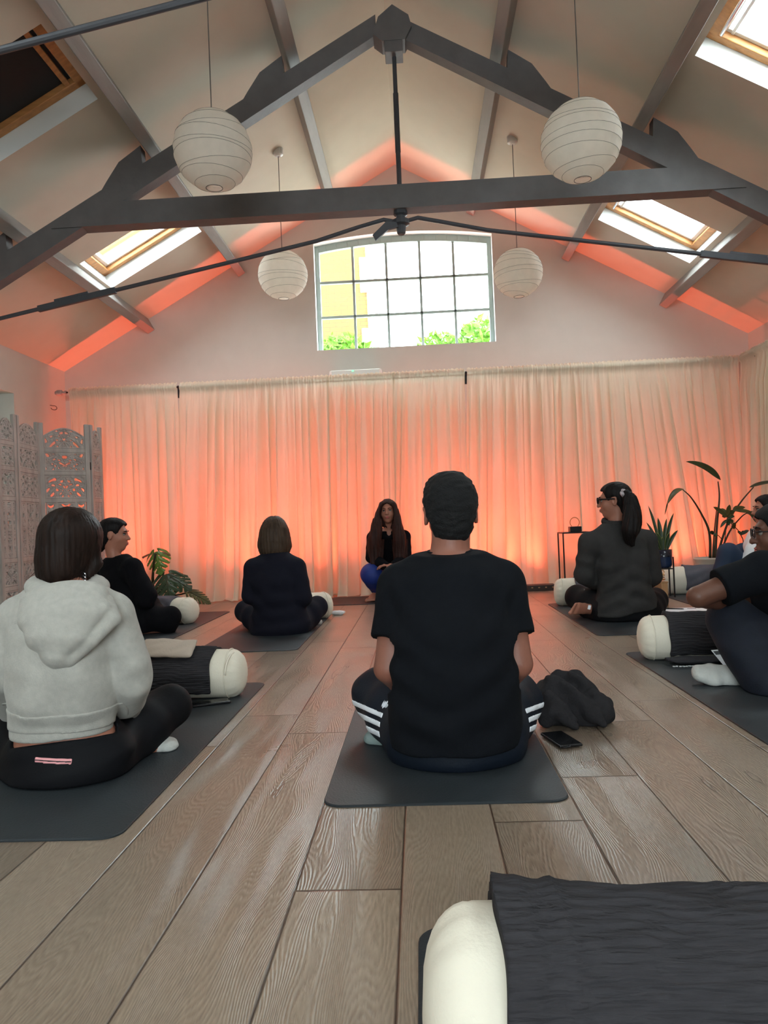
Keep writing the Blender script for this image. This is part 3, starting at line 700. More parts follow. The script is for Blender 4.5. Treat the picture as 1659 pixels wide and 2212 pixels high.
def curtain_panel(x0t, x1t, x0b, x1b, seed, label, yfun=None, pull=(0, 0), group='cream curtain panels across the back wall', zc=ZC, place=None, bulge=.10):
    rs = np.random.RandomState(seed); wdt = x1t-x0t
    nx = int(wdt/0.0075)+2; zs = np.concatenate([np.linspace(.0, .07, 4), np.linspace(.10, zc-.04, 46), zc+np.array([-.02, 0, .02, .032, .045])])
    u = np.linspace(0, 1, nx)
    fr = np.zeros(nx)                                   # uneven fold phase
    nf = wdt/0.088; kk = rs.rand(5)*6.28
    ph = 2*np.pi*nf*u+1.3*np.sin(2*np.pi*u*2.3+kk[0])+.9*np.sin(2*np.pi*u*4.9+kk[1])
    amp = .80+.55*np.sin(2*np.pi*u*3.1+kk[2])
    ph2 = 2*np.pi*nf*.38*u+kk[3]+.8*np.sin(2*np.pi*u*1.7+kk[4])
    gath = 2*np.pi*wdt/0.021*u+1.5*np.sin(u*wdt*57+kk[0])+1.1*np.sin(u*wdt*131)
    verts = np.zeros((len(zs), nx, 3))
    for j, z in enumerate(zs):
        t = 1-np.clip(z/zc, 0, 1)                       # 0 at the rod, 1 at the floor
        xx = (x0t+(x1t-x0t)*u)*(1-t)+(x0b+(x1b-x0b)*u)*t
        s_ = min(1, t*7)
        f1 = np.sin(ph); f1 = np.sign(f1)*np.abs(f1)**.8
        y = -(amp*(.024+.016*t)*f1*(1-.50*t)+(.008+.070*t)*np.sin(ph2)*(t**.6)+.010*np.sin(ph*2+kk[1])*(1-t)*s_)*s_
        y = y*1.0+(.007*np.sin(gath))*max(0, 1-t*9)+.004*np.sin(gath*1.6+1)*max(0, 1-t*9)
        if z > zc+.03: y = y*1.2
        if t > .93: y = y-(t-.93)*1.3*bulge*2*(1+.5*np.sin(ph2*1.0))
        y = y-bulge*t*1.3
        if z < .02: y = y-.05*(.6+.4*np.sin(ph2+1)); 
        xx = xx+.015*np.cos(ph)*(.5+t*.5)*s_+.022*np.sin(ph2*1.3+kk[0])*t
        zz = np.full(nx, z)+(.006*np.sin(gath*.5+kk[2]) if z > zc+.03 else 0)
        if z < .08: zz = np.maximum(zz+.012*np.sin(ph2*1.3)*(1 if z > .01 else 0), .004)+(.012*np.abs(np.sin(ph2)) if z < .02 else 0)
        # thickened pocket round the pole
        if abs(z-zc) < .015: y = y-.024
        elif abs(abs(z-zc)-.02) < .004: y = y-.018
        verts[j, :, 0] = xx; verts[j, :, 1] = YCURT+y; verts[j, :, 2] = zz
    v = verts.reshape(-1, 3); n = nx
    if place is not None: v = place(v)
    F = [(j*n+i, j*n+i+1, (j+1)*n+i+1, (j+1)*n+i) for j in range(len(zs)-1) for i in range(n-1)]
    o = put('curtain', v, F, 'curtain', world=True); tag(o, label, 'curtain', group)
    return o
NTH = ['leftmost cream curtain panel, by the carved screen', 'cream curtain panel right of the first dark gap, behind the monstera', 'narrow cream curtain panel left of the squatting woman', 'cream curtain panel directly behind the woman in blue leggings',
       'cream curtain panel right of the second dark gap, behind the tall lantern side', 'cream curtain panel behind the woman with the ponytail', 'cream curtain panel behind the snake plant', 'rightmost cream curtain panel on the back wall, behind the tall arching plant']
for i in range(8):
    gap = .012 if i in (1, 4) else -.012
    curtain_panel(ctop[i]+(gap if i else 0), ctop[i+1]+(.012 if i < 7 and i+1 not in (1, 4) else -.012), cbot[i]-.03, cbot[i+1]+.05, 10+i, NTH[i], bulge=[.19, .17, .15, .11, .06, .05, .05, .03][i])
def to_side(v):                                         # same cloth hung along the right wall
    o = v.copy(); o[:, 0] = 3.22-(v[:, 1]-YCURT)*-1; o[:, 1] = YCURT-.02-(v[:, 0]-0.0); return o
side = curtain_panel(0.0, 3.3, 0.0, 3.3, 31, 'cream curtain hanging along the right-hand wall', group=None, place=to_side, bulge=.03)
srod = empty('curtain_rod', (3.26, 6, ZC), 0, 'curtain rod along the right-hand wall', 'curtain rod')
b = MB(); b.tube([(3.22, YCURT-.03, ZC), (3.22, YCURT-3.4, ZC)], .011, 10); b.build('pole', 'black_metal', srod)
for yy in (7.3, 4.4):
    b = MB(); b.box((3.345, yy, ZC-.03), (.25, .025, .03), None, .003); b.build('bracket', 'black_metal', srod)

# ================================================================ PAPER LANTERNS
def lantern(px, py, Y, label, seed, rad=.212):
    c = on_y(px, py, Y); root = empty('paper_lantern', tuple(c), 0, label, 'lantern', 'round white paper lanterns hanging from the ceiling')
    rs = np.random.RandomState(seed)
    # ribs: tilted wire rings; the paper is pulled in a little between them
    nr = 9; nz, na = 89, 72; a = np.linspace(0, 2*np.pi, na, endpoint=False)
    tl = rs.uniform(-.16, .16, nr); td = rs.rand(nr)*6.28; ribz = np.linspace(-.86, .86, nr)
    def rib_lat(i): return np.arcsin(ribz[i])+tl[i]*np.cos(a-td[i])*1.0
    lats = np.array([rib_lat(i) for i in range(nr)])    # nr x na
    lats = np.maximum.accumulate(lats+np.arange(nr)[:, None]*1e-3, 0)
    lo = np.full(na, -1.36); hi = np.full(na, 1.36)
    rows = []
    bands = np.vstack([lo, lats, hi])
    for i in range(nr+1):
        for t in np.linspace(0, 1, 8, endpoint=(i == nr)):
            la = bands[i]*(1-t)+bands[i+1]*t; sag = 1-.012*np.sin(np.pi*t)*(1+.35*np.sin(a*3+i)); cr = 1+.004*np.sin(a*23+i*2)*np.sin(np.pi*t)
            r = rad*sag*cr; rows.append(np.stack([r*np.cos(la)*np.cos(a), r*np.cos(la)*np.sin(a), r*np.sin(la)*.985], 1))
    v = np.concatenate(rows); m = len(rows)
    F = [(i*na+k, i*na+(k+1) % na, (i+1)*na+(k+1) % na, (i+1)*na+k) for i in range(m-1) for k in range(na)]
    put('paper_shade', v+c, F, 'paper', root, world=True)
    for i in range(nr):
        la = lats[i]; P = [c+np.array((rad*1.003*math.cos(l)*math.cos(t), rad*1.003*math.cos(l)*math.sin(t), rad*1.003*math.sin(l)*.985)) for l, t in zip(la[::2], a[::2])]; P.append(P[0])
        b = MB(); b.tube(P, .0009, 5, False); b.build('rib', 'wire', root)
    b = MB(); P = [c+np.array((rad*.21*math.cos(t), rad*.21*math.sin(t), -rad*.965)) for t in np.linspace(0, 6.2832, 25)]; b.tube(P, .002, 6); b.build('opening_ring', 'wire', root)
    b = MB(); P = [c+np.array((rad*.21*math.cos(t), rad*.21*math.sin(t), rad*.965)) for t in np.linspace(0, 6.2832, 25)]; b.tube(P, .002, 6); b.build('opening_ring', 'wire', root)
    b = MB(); b.tube([c+(0, -.03, rad*.95), c+(-.04, 0, 0), c+(-.05, 0, -rad*.9), c+(.05, 0, -rad*.9), c+(.04, 0, 0), c+(0, .03, rad*.95)], .0016, 6); b.build('wire_support', 'wire', root)
    b = MB(); b.lathe([(0, -.05), (.022, -.045), (.028, -.01), (.014, .02), (.014, .06), (0, .06)], 16, tuple(c+(0, 0, .10))); b.build('bulb', 'white_plastic', root)
    zc = ceil_z(c[0]); b = MB(); b.tube([c+(0, 0, .14), (c[0], c[1], zc-.02)], .0032, 6); b.build('cord', 'wire', root)
    s = -1 if c[0] < XRIDGE else 1
    b = MB(); b.lathe([(0, -.035), (.022, -.035), (.042, -.022), (.045, .03), (0, .03)], 20, (c[0], c[1], zc-.015)); b.build('ceiling_rose', 'white_plastic', root)
lantern(460, 326, 4.06, 'large round paper lantern hanging at upper left, in front of the truss', 1)
lantern(1255, 306, 4.06, 'large round paper lantern hanging at upper right, in front of the truss', 2)
lantern(611, 594, 6.45, 'smaller-looking paper lantern hanging just left of the big window', 3, .213)
lantern(1119, 590, 6.45, 'smaller-looking paper lantern hanging just right of the big window', 4, .208)

# air conditioner on the gable wall, top showing over the curtain
c0, c1 = on_y(716, 800, YW-.22), on_y(819, 796, YW-.22); zt = c0[2]
ac = empty('air_conditioner', ((c0[0]+c1[0])/2, YW-.11, zt-.29), 0, 'white wall-mounted air conditioner showing above the curtain under the window', 'air conditioner')
b = MB(); b.box(((c0[0]+c1[0])/2, YW-.115, zt-.145), (c1[0]-c0[0]+.05, .21, .29), None, .02); b.build('casing', 'white_plastic', ac)
b = MB(); b.box(((c0[0]+c1[0])/2+.0, YW-.223, zt-.06), (c1[0]-c0[0]+.01, .012, .10), None, .005); b.build('front_panel', 'white_plastic', ac)
b = MB(); b.box((c0[0]+.22, YW-.232, zt-.018), (.02, .008, .014)); g = b.build('indicator_light', 'white_plastic', ac); MT['green'] = emit_mat('green_led', (.2, 1, .4), .9); g.data.materials[0] = MT['green']
# wire hook on the left wall
h = on_x(110, 877, XL+.01); b = MB(); b.tube([h+(-.02, 0, .01), h+(.03, 0, .0)]+[h+(.03+.022*math.sin(t), 0.022*math.sin(t*.9), -.02+.022*math.cos(t)) for t in np.linspace(0, 4.6, 14)], .003, 6)
tag(b.build('wall_hook', 'black_metal'), 'small black wire hook on the left wall above the carved screen', 'hook')

# ================================================================ CARVED SCREEN
def carved(w_, h_, seed, arch=False):
    """pierced and carved plate in local (u, w, z), meshed from a field; u in -w/2..w/2"""
    rs = np.random.RandomState(seed); hstep = .0048; t = .008
    def field(Q):
        u, y, z = Q[:, 0], Q[:, 1], Q[:, 2]; U = np.abs(u); zz = z/h_
        top = h_ if not arch else h_*(.55+.45*np.clip(np.cos(U/w_*2*1.45), 0, 1))
        a = np.arctan2(z-h_*.28, U+1e-3); r = np.sqrt((z-h_*.28)**2+U**2)
        leaf = np.sin(a*9+r*80+np.sin(z*55+seed)*1.1)
        scroll = np.sin(80*U+2.2*np.sin(z*60+seed*1.7))+np.sin(88*z+2.4*np.sin(U*56+seed))
        g = .62*leaf+.55*scroll
        edge = np.minimum(w_/2-U, np.minimum(z, top-z))
        g = np.where(edge < .014, -1.0, g)
        hole = (g-0.72)*.012
        relief = t+.0035*np.sin(g*4.2)
        d = np.maximum(np.abs(y)-relief, hole); d = np.maximum(d, -edge)
        return d.astype(np.float32)
    s = SDF(); s.ell((0, 0, h_/2), (w_/2, .014, h_/2)); s.ops = [('merge', type('B', (), {'bounds': lambda self: (np.array((-w_/2, -.013, 0)), np.array((w_/2, .013, h_))), 'eval': lambda self, Q: field(Q)})(), 0)]
    return s.mesh(hstep, pad=.008)
def screen():
    H = 1.70
    tops = [(-12, 888, 5.95), (32, 901, 6.22), (80, 916, 6.70), (192, 922, 6.98), (217, 936, 7.22)]
    P = [on_y(*t) for t in tops]; P = [np.array((max(p[0], XL+.06), p[1], 0)) for p in P]
    root = empty('folding_screen', tuple((P[1]+P[3])/2), 0, 'tall folding screen of carved whitewashed wood beside the left wall', 'folding screen')
    cache = {}
    for k in range(4):
        a, c = P[k].copy(), P[k+1].copy(); d = c-a; L = np.linalg.norm(d); d /= L; nrm = np.array((-d[1], d[0], 0))
        a += d*.004; c -= d*.004; L -= .008
        R = np.array([d, nrm, (0, 0, 1)]).T
        fr = MB()
        for p in (a+d*.022, c-d*.022): fr.box(p+(0, 0, H/2+.02), (.042, .032, H+.04), R, .006)
        rows = [0.10, .32, .56, .66, 1.02, 1.28, 1.50]     # rail heights
        rows = [.08, .29, .52, 1.03, 1.28, 1.49]
        for z in rows: fr.box((a+c)/2+(0, 0, z), (L-.08, .026, .035), R, .004)
        panel = fr.build('screen_panel', 'whitewash', root)
        iw = L-.084
        def plate(w_, z0, z1, off, seed, arch=False):
            v, f = carved(round(w_, 3), round(z1-z0, 3), seed, arch)
            v = v@np.array([d, nrm, (0, 0, 1)])+(a+c)/2+d*off+(0, 0, z0)
            o = put('carving', v, f, 'whitewash', panel, world=True, smooth=False)
        plate(iw, rows[0]+.0175, rows[1]-.0175, 0, 1+k)
        plate(iw, rows[1]+.0175, rows[2]-.0175, 0, 2+k)
        plate(iw, rows[3]+.0175, rows[4]-.0175, 0, 3+k)
        plate(iw, rows[4]+.0175, rows[5]-.0175, 0, 5+k)
        plate(iw, rows[5]+.0175, rows[5]+.21, 0, 4+k, True)
        for off, ww in ((-iw*.37, iw*.22), (0, iw*.42), (iw*.37, iw*.22)):
            plate(ww, rows[2]+.0175, rows[3]-.0175, off, 6+k)
        m = MB()
        for off in (-iw*.235, iw*.235): m.box((a+c)/2+d*off+(0, 0, (rows[2]+rows[3])/2), (.022, .022, rows[3]-rows[2]-.03), R, .003)
        m.build('muntin', 'whitewash', panel)
    for p in P[1:4]:
        for z in (.35, 1.35):
            b = MB(); b.box(p+(0, -.0, z), (.012, .012, .07)); b.build('hinge', 'black_metal', root)
screen()
# ================================================================ YOGA MATS
def yoga_mat(name, x0, x1, y0, y1, label, rz=0.0, z=0.005, r=.05, m='mat_rubber'):
    bm = bmesh.new(); hx, hy = (x1-x0)/2, (y1-y0)/2; P = []
    for cx, cy, a0 in ((hx-r, hy-r, 0), (-hx+r, hy-r, 90), (-hx+r, -hy+r, 180), (hx-r, -hy+r, 270)):
        for k in range(7):
            a = math.radians(a0+15*k); P.append((cx+r*math.cos(a), cy+r*math.sin(a)))
    b = MB(); n = len(P); top = []
    for (s, zz) in ((1, 0.0), (1, z*.6), (1-.0015/hx, z)): b.v += [(p[0]*s, p[1]*s, zz) for p in P]
    for j in (0, 1): b.f += [(j*n+i, j*n+(i+1) % n, (j+1)*n+(i+1) % n, (j+1)*n+i) for i in range(n)]
    b.f.append(tuple(range(2*n, 3*n)))
    o = put(name, b.v, b.f, m, None, world=False, smooth=False); o.location = ((x0+x1)/2, (y0+y1)/2, 0.0005); o.rotation_euler = (0, 0, rz)
    return tag(o, label, 'yoga mat', 'dark yoga mats laid on the floor')
yoga_mat('yoga_mat', -.27, .345, 1.885, 3.62, 'dark yoga mat under the man in the black tee, nearest whole mat in the middle')
yoga_mat('yoga_mat', -1.35, -.72, 1.72, 3.42, 'dark yoga mat under the woman in the pale grey hoodie')
yoga_mat('yoga_mat', -1.33, -.72, 4.29, 6.0, 'dark yoga mat under the bob-haired woman in navy')
yoga_mat('yoga_mat', -2.32, -1.64, 4.75, 6.45, 'dark yoga mat under the woman in black with the dark hair bun')
yoga_mat('yoga_mat', -.86, -.10, 6.62, 7.32, 'dark mat lying crosswise under the squatting woman in blue leggings')
yoga_mat('yoga_mat', 1.0, 1.63, 4.44, 6.16, 'dark yoga mat under the woman with the ponytail')
yoga_mat('yoga_mat', 2.0, 2.66, 5.3, 7.0, 'dark yoga mat under the woman in the white shirt, far right')
yoga_mat('yoga_mat', 1.0, 1.66, 2.1, 3.88, 'dark yoga mat under the person with white socks and glasses, right edge')
yoga_mat('yoga_mat', -.03, .62, .1, 1.32, 'dark mat barely showing left of the big bolster in the front corner')
yoga_mat('yoga_mat', -2.55, -1.90, 1.55, 3.36, 'dark mat corner poking in at the left edge behind the hoodie sleeve')

# ================================================================ BOLSTERS AND BLANKETS
def bolster(c, L, r, rz, label, seam=True, sq=1.0):
    """lying along local X"""
    root = empty('bolster', tuple(c), rz, label, 'bolster', 'cream bolsters')
    prof = []
    e = .045
    for t in np.linspace(0, 1, 9): prof.append((r*(.05+.95*math.sin(t*math.pi/2)**.55), -L/2+e*(1-math.cos(t*math.pi/2))*1.0-.02*(1-t)))
    full = prof+[(r*(1+.012*math.sin(k)), -L/2+e+(L-2*e)*k/10) for k in range(1, 10)]+[(a, -z) for a, z in prof[::-1]]
    full = [(0.0005, full[0][1])]+full+[(0.0005, full[-1][1])]
    n = 56; v = []; 
    for (ra, x) in full:
        for k in range(n):
            a = 2*math.pi*k/n; rr = ra*(1+.010*math.sin(7*a+x*20)+(.02*math.sin(16*a)*(1 if abs(x) > L/2-.035 else 0)))
            y, z = rr*math.cos(a), rr*math.sin(a)*sq
            z = max(z, -r*.93*sq); v.append((x, y, z+r*.93*sq))
    m = len(full); F = [(i*n+k, i*n+(k+1) % n, (i+1)*n+(k+1) % n, (i+1)*n+k) for i in range(m-1) for k in range(n)]
    put('bolster_cover', v, F, 'bolster', root)
    if seam:
        for s in (-1, 1):
            P = [(s*(L/2-e*.9), (r+.002)*math.cos(a), max((r+.002)*math.sin(a)*sq, -r*.92*sq)+r*.93*sq) for a in np.linspace(0, 6.2832, 41)]
            b = MB(); b.tube(P, .0028, 5, False); b.build('piping', 'bolster', root, world=False, smooth=True)
    return root
def blanket_on(c, r, x0, x1, rz, label, a0=-35, a1=215, sq=1.0, t=.012, seed=0, fold_edge=False, m='blanket', extra=None, rib=1.0, grp='dark grey blankets over bolsters'):
    """cloth draped round a bolster lying along local X (angles in degrees around it, 90 = top)"""
    rs = np.random.RandomState(seed); k = rs.rand(4)*6.28; nx, na = 90, 110; out = []; inn = []
    for side, off in (('o', t), ('i', .002)):
        V_ = []
        for i in range(nx):
            u = i/(nx-1); x = x0+(x1-x0)*u
            for j in range(na):
                a = math.radians(a0+(a1-a0)*j/(na-1)); rr = r+off
                if side == 'o':
                    rr += .004*math.sin(9*a+3*math.sin(x*11+k[0])+k[1])*abs(math.sin(x*9+k[2]))+.0022*rib*math.sin(46*a+2.5*math.sin(x*30)+math.sin(x*63+a*5))
                    if u < .06: rr += .006*(1-u/.06)
                    if extra: rr += extra(u, a)
                y, z = rr*math.cos(a), rr*math.sin(a)*sq+r*.93*sq
                if z < .004: z = .004+(.004 if side == 'o' else 0)
                xx = x+.0025*math.sin(5*a+k[3])*(1 if side == 'o' or True else 0)
                V_.append((xx, y, z))
        if side == 'o': out = V_
        else: inn = V_
    n = nx*na; v = out+inn; F = []
    for i in range(nx-1):
        for j in range(na-1):
            q = (i*na+j, (i+1)*na+j, (i+1)*na+j+1, i*na+j+1); F.append(q); F.append(tuple(p+n for p in q[::-1]))
    for i in range(nx-1):
        for j in (0, na-1): F.append((i*na+j, (i+1)*na+j, (i+1)*na+j+n, i*na+j+n))
    for j in range(na-1):
        for i in (0, nx-1): F.append((i*na+j, i*na+j+1, i*na+j+1+n, i*na+j+n))
    o = put('blanket', v, F, m, None, world=False); o.location = tuple(c); o.rotation_euler = (0, 0, rz)
    bm = bmesh.new(); bm.from_mesh(o.data); bmesh.ops.recalc_face_normals(bm, faces=bm.faces); bm.to_mesh(o.data); bm.free()
    return tag(o, label, 'blanket', grp)
Z0 = .006
# the big one in the bottom right corner
bolster((.35, .895, Z0), .70, .122, 0, 'cream bolster in the bottom right corner, nearest to the camera', seam=False)
def bulge(u, a): return .009*max(0, math.sin(a))*(1+math.sin(u*6.5+1.9))*.8+(.004*math.exp(-((u-.05)/.02)**2)+.004*math.exp(-((u-.11)/.015)**2))
bl = blanket_on((.35, .895, Z0), .122, -.280, .36, 0, 'large dark grey crinkled blanket folded over the nearest bolster, bottom right', t=.012, seed=3, extra=bulge)
# fringe knot hanging at its left edge
rs = np.random.RandomState(5); b = MB()
for i in range(26):
    p = V(.35-.275, .895-.128, .075)+V(rs.uniform(-.02, .03), rs.uniform(-.012, .004), rs.uniform(-.012, .012)); q = p+V(rs.uniform(-.02, .01), -.012, rs.uniform(-.035, -.02)); b.tube([p, (p+q)/2+V(0, -.005, .003), q], .0022, 5)
put('fringe', np.array(b.v), b.f, 'blanket', bl, world=True)
# beside the hoodie woman (runs left-right)
bolster((-1.12, 3.18, Z0), .70, .100, math.radians(-4), 'cream bolster with a zipped round end beside the hoodie woman')
blanket_on((-1.12, 3.18, Z0), .100, -.33, .25, math.radians(-4), 'dark grey blanket over the bolster beside the hoodie woman', seed=4, t=.012)
b = MB(); b.tube([V(-.79+.012*math.cos(a), 3.157+.088*math.cos(a), .100+.088*math.sin(a)) for a in np.linspace(-.6, 3.0, 24)], .004, 6)
b.build('zip', 'bolster', [o for o in bpy.data.objects if o.name == 'bolster.001'][0], smooth=True)
# behind the woman in black
bolster((-2.02, 5.80, Z0), .62, .100, math.radians(-24), 'cream bolster end beside the knee of the woman in black')
blanket_on((-2.02, 5.80, Z0), .100, -.28, .17, math.radians(-24), 'grey blanket over the bolster behind the woman in black', seed=5, t=.010, m='blanket_grey', rib=0.0)
# bob woman
bolster((-.985, 5.62, Z0), .62, .10, math.radians(28), 'cream bolster end peeking from behind the knee of the bob-haired woman')
# squatting woman sits on one
bolster((-.27, 7.12, Z0), .50, .125, math.radians(78), 'upright-looking cream bolster under the squatting woman, mostly behind the man')
# ponytail woman
bolster((1.36, 5.98, Z0), .62, .108, math.radians(-5), 'cream bolster with its round end left of the ponytail woman')
blanket_on((1.36, 5.98, Z0), .108, -.17, .27, math.radians(-5), 'grey blanket over the bolster in front of the ponytail woman', seed=6, t=.010, m='blanket_grey', rib=0.2)
# far right
bolster((2.38, 6.52, Z0), .66, .118, math.radians(-7), 'cream bolster in front of the grey planter at the far right')
blanket_on((2.38, 6.52, Z0), .118, -.17, .3, math.radians(-7), 'smooth grey blanket over the far right bolster by the planter', seed=7, t=.010, m='blanket_grey', rib=0.0)
# middle right, in front of the seated person
bolster((1.37, 3.66, Z0), .66, .105, math.radians(-5), 'cream bolster lying on the mat at middle right, in front of the white sock')
bm_ = blanket_on((1.37, 3.66, Z0), .105, -.225, .30, math.radians(-5), 'dark grey ribbed blanket over the middle right bolster, one edge trailing on the mat', seed=8, t=.014)
s = SDF(); s.loft([on_y(1450, 1422, 3.50), on_y(1500, 1424, 3.50), on_y(1570, 1420, 3.49), on_y(1640, 1418, 3.48)], [(.04, .012), (.045, .014), (.045, .013), (.04, .012)], side=(0, 1, 0), k=.01)
s.disp(wrinkle(.004, 45, 4)); v, f = s.mesh(.004); v[:, 2] = v[:, 2]-v[:, 2].min()+.008; put('trailing_edge', v, f, 'blanket', bm_, world=True)
p0 = on_y(1468, 1440, 3.44); b = MB()
for i in range(7): b.box(p0+V(.014*i, rs.uniform(-.004, .004), -p0[2]+.009), (.010, .012, .003), Matrix.Rotation(rs.uniform(-.6, .6), 3, 'Z'))
b.build('patterned_tape', 'white_cloth', bm_)

# cushions, cloths and small things
def pillow(name, c, d, rz, m, label, cat, tilt=(0, 0), seed=0, amp=.003):
    s = SDF(); Rz = np.array(Matrix.Rotation(rz, 3, 'Z')@Matrix.Rotation(tilt[0], 3, 'X')@Matrix.Rotation(tilt[1], 3, 'Y'))
    c = np.array(c, float); hx, hy, hz = d[0]/2, d[1]/2, d[2]/2
    def f(Q):
        q = (Q-c)@Rz; a = np.abs(q[:, 0])/hx; b_ = np.abs(q[:, 1])/hy
        th = hz*np.clip((1-a**3)*(1-b_**3), 0, 1)**.5+.0015
        return np.maximum.reduce([np.abs(q[:, 2])-th, (a-1)*hx, (b_-1)*hy])
    class B_:
        def bounds(self): m_ = max(hx, hy)+hz; return c-m_, c+m_
        def eval(self, Q): return f(Q).astype(np.float32)
    s.ops = [('merge', B_(), 0)]; s.disp(wrinkle(amp, 55, seed))
    o = sdf_put(name, s, m, None, h=.0045); return tag(o, label, cat)
pillow('eye_pillow', V(float(on_y(362, 1420, 3.115)[0]), 3.118, .2195), (.23, .105, .030), math.radians(-5), 'taupe', 'soft taupe eye pillow lying on top of the bolster beside the hoodie woman', 'pillow', (math.radians(33), math.radians(3)), 2)
pc = on_floor(731, 1325, .012); pillow('eye_pillow', pc+V(0, 0, .006), (.105, .055, .035), math.radians(-8), 'white_cloth', 'small white eye pillow lying on the floor beside the bob-haired woman', 'pillow', seed=3)
def phone(c, rz, label, ring=False, L=.150, W_=.074):
    root = empty('phone', tuple(c), rz, label, 'phone')
    b = MB(); b.box((0, 0, .0045), (L, W_, .008), None, .003); b.build('case', 'black_metal', root, world=False)
    b = MB(); b.box((0, 0, .0088), (L-.006, W_-.006, .0012), None, .0004); b.build('display', 'screen_glass', root, world=False)
    if ring:
        b = MB(); b.tube([(-L/2-.004+.011*math.cos(t)*.8, .02+.013*math.sin(t), .006) for t in np.linspace(0, 6.2832, 20)], .0022, 6); b.build('ring_loop', 'black_metal', root, world=False)
    return root
pc = on_floor(1212, 1600, .004); phone(pc, math.radians(104), 'black phone on the floor below the crumpled dark garment', True)
pc = on_floor(455, 1520, .006); phone(pc, math.radians(25), 'black phone lying on the mat in front of the hoodie woman bolster')

# crumpled dark garment
def crumple():
    c = on_floor(1245, 1588); c = V(c[0]+.01, c[1]+.16, 0); K = .84
    s = SDF(); rs = np.random.RandomState(8)
    s.ell(c+V(.02, .02, .05), (.13, .12, .080), k=.02); s.ell(c+V(.02, .06, .085), (.10, .07, .07), k=.02); s.ell(c+V(-.06, .05, .10), (.07, .09, .06), k=.03); s.ell(c+V(.08, -.02, .05), (.10, .10, .07), k=.03); s.ell(c+V(-.08, -.07, .05), (.07, .06, .05), k=.02)
    base = V(*c)
    ridges = [((-.10, .10, .10), (-.02, .10, .165), (.06, .03, .14), (.10, -.07, .05)), ((-.13, .04, .09), (-.05, .03, .15), (.02, -.03, .12), (.05, -.11, .06)), ((-.03, .12, .15), (.06, .09, .155), (.13, .02, .09), (.15, -.06, .03)),
              ((-.14, -.01, .07), (-.08, -.05, .11), (-.03, -.09, .08), (0, -.13, .04)), ((-.13, -.07, .04), (-.09, -.11, .06), (-.04, -.13, .04), (.0, -.13, .02)), ((.05, -.03, .12), (.09, -.06, .10), (.09, -.11, .05), (.11, -.12, .02)), ((.02, .12, .16), (.09, .12, .12), (.15, .07, .05), (.16, 0, .02))]
    for R_ in ridges: s.loft([base+V(*p) for p in R_], [.012, .021, .020, .013], k=.009)
    s.disp(wrinkle(.004, 30, 6, True)); s.disp(fold(c+V(-.03, -.03, .1), .16, (.8, .6, .3), 62, .006, 1)); s.disp(fold(c+V(.08, .0, .06), .12, (1, .2, .5), 80, .007, 3)); s.disp(lambda Q: (.0045*np.sin(72*((Q[:, 0]-c[0])*.75+(Q[:, 2])*.65)+2.4*np.sin((Q[:, 1]-c[1])*22+1)+1.6*np.sin((Q[:, 2])*34))).astype(np.float32))
    s.plane((0, 0, .003), (0, 0, -1))
    v, f = s.mesh(.0045); v = (v-base)*V(K, K, .9)+base; return put('crumpled_garment', v, f, 'blanket_soft', None, world=True)
tag(crumple(), 'crumpled dark grey fleece garment on the floor right of the man', 'garment')

# papers with writing lines
def sheet(c, w_, h_, rz, label, m='paper_sheet', z=.002):
    b = MB(); b.box((0, 0, z), (w_, h_, .001)); root = empty('paper_sheet', tuple(c), rz, label, 'paper')
    b.build('page', m, root, world=False); return root
pc = on_floor(1463, 1318, 0.001); ps = sheet(pc+V(.06, 0, 0), .40, .21, math.radians(-6), 'white sheet of paper on the floor by the wooden box')
ln = MB(); ln.box((.05, .045, .0031), (.06, .018, .0006)); ln.build('printed_box', 'navy_dark', ps, world=False)
pn = empty('pen', tuple(on_floor(1456, 1315, .007)), math.radians(-28), 'black pen lying on the white paper sheet', 'pen')
b = MB(); b.tube([(-.065, 0, 0), (-.02, 0, 0), (.055, 0, 0), (.068, 0, 0)], [.005, .005, .004, .001], 8); b.build('barrel', 'black_metal', pn, world=False, smooth=True)
b = MB(); b.tube([(-.075, 0, 0), (-.035, 0, 0)], .0062, 8); b.build('cap', 'black_metal', pn, world=False, smooth=True)
pc = on_floor(1600, 1455, .016); ps = sheet(pc+V(.05, .10, .035), .21, .15, math.radians(14), 'white printed card leaning behind the white sock on the mat'); ps.rotation_euler = (math.radians(32), 0, math.radians(14))
for k in range(5):
    ln = MB(); ln.box((-.0, -.05+.018*k, .0031), (.16-.02*(k % 2), .003, .0005)); ln.build('text_line', 'charcoal_shirt', ps, world=False)
ln = MB(); ln.box((0, .055, .0031), (.2, .022, .0005)); ln.build('coloured_band', 'mat_rubber', ps, world=False)

# low dark board with pale squares
c = on_y(1168, 1279, 7.35); c[2] = .0; bd = empty('low_board', tuple(c), 0, 'low dark wooden board with small pale squares at the foot of the curtain', 'board')
b = MB(); b.box(c+V(0, 0, .028), (.27, .16, .055), None, .004); b.build('board', 'dark_wood', bd)
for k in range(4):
    b = MB(); b.box(c+V(-.09+.065*k, -.081, .034), (.016, .003, .010)); b.build('lit_square', 'wood_box', bd)  # pale wood colour stands in for lights in the board's square holes
# small dark uplighter by the monstera
c = on_floor(408, 1298); ul = empty('floor_uplighter', tuple(c), 0, 'small black floor lamp behind the low monstera leaf', 'lamp')
b = MB(); b.lathe([(0, 0), (.045, 0), (.045, .012), (.02, .02), (.02, .03), (.04, .05), (.05, .085), (.044, .085), (.03, .05), (0, .05)], 16, tuple(c)); b.build('housing', 'black_metal', ul)

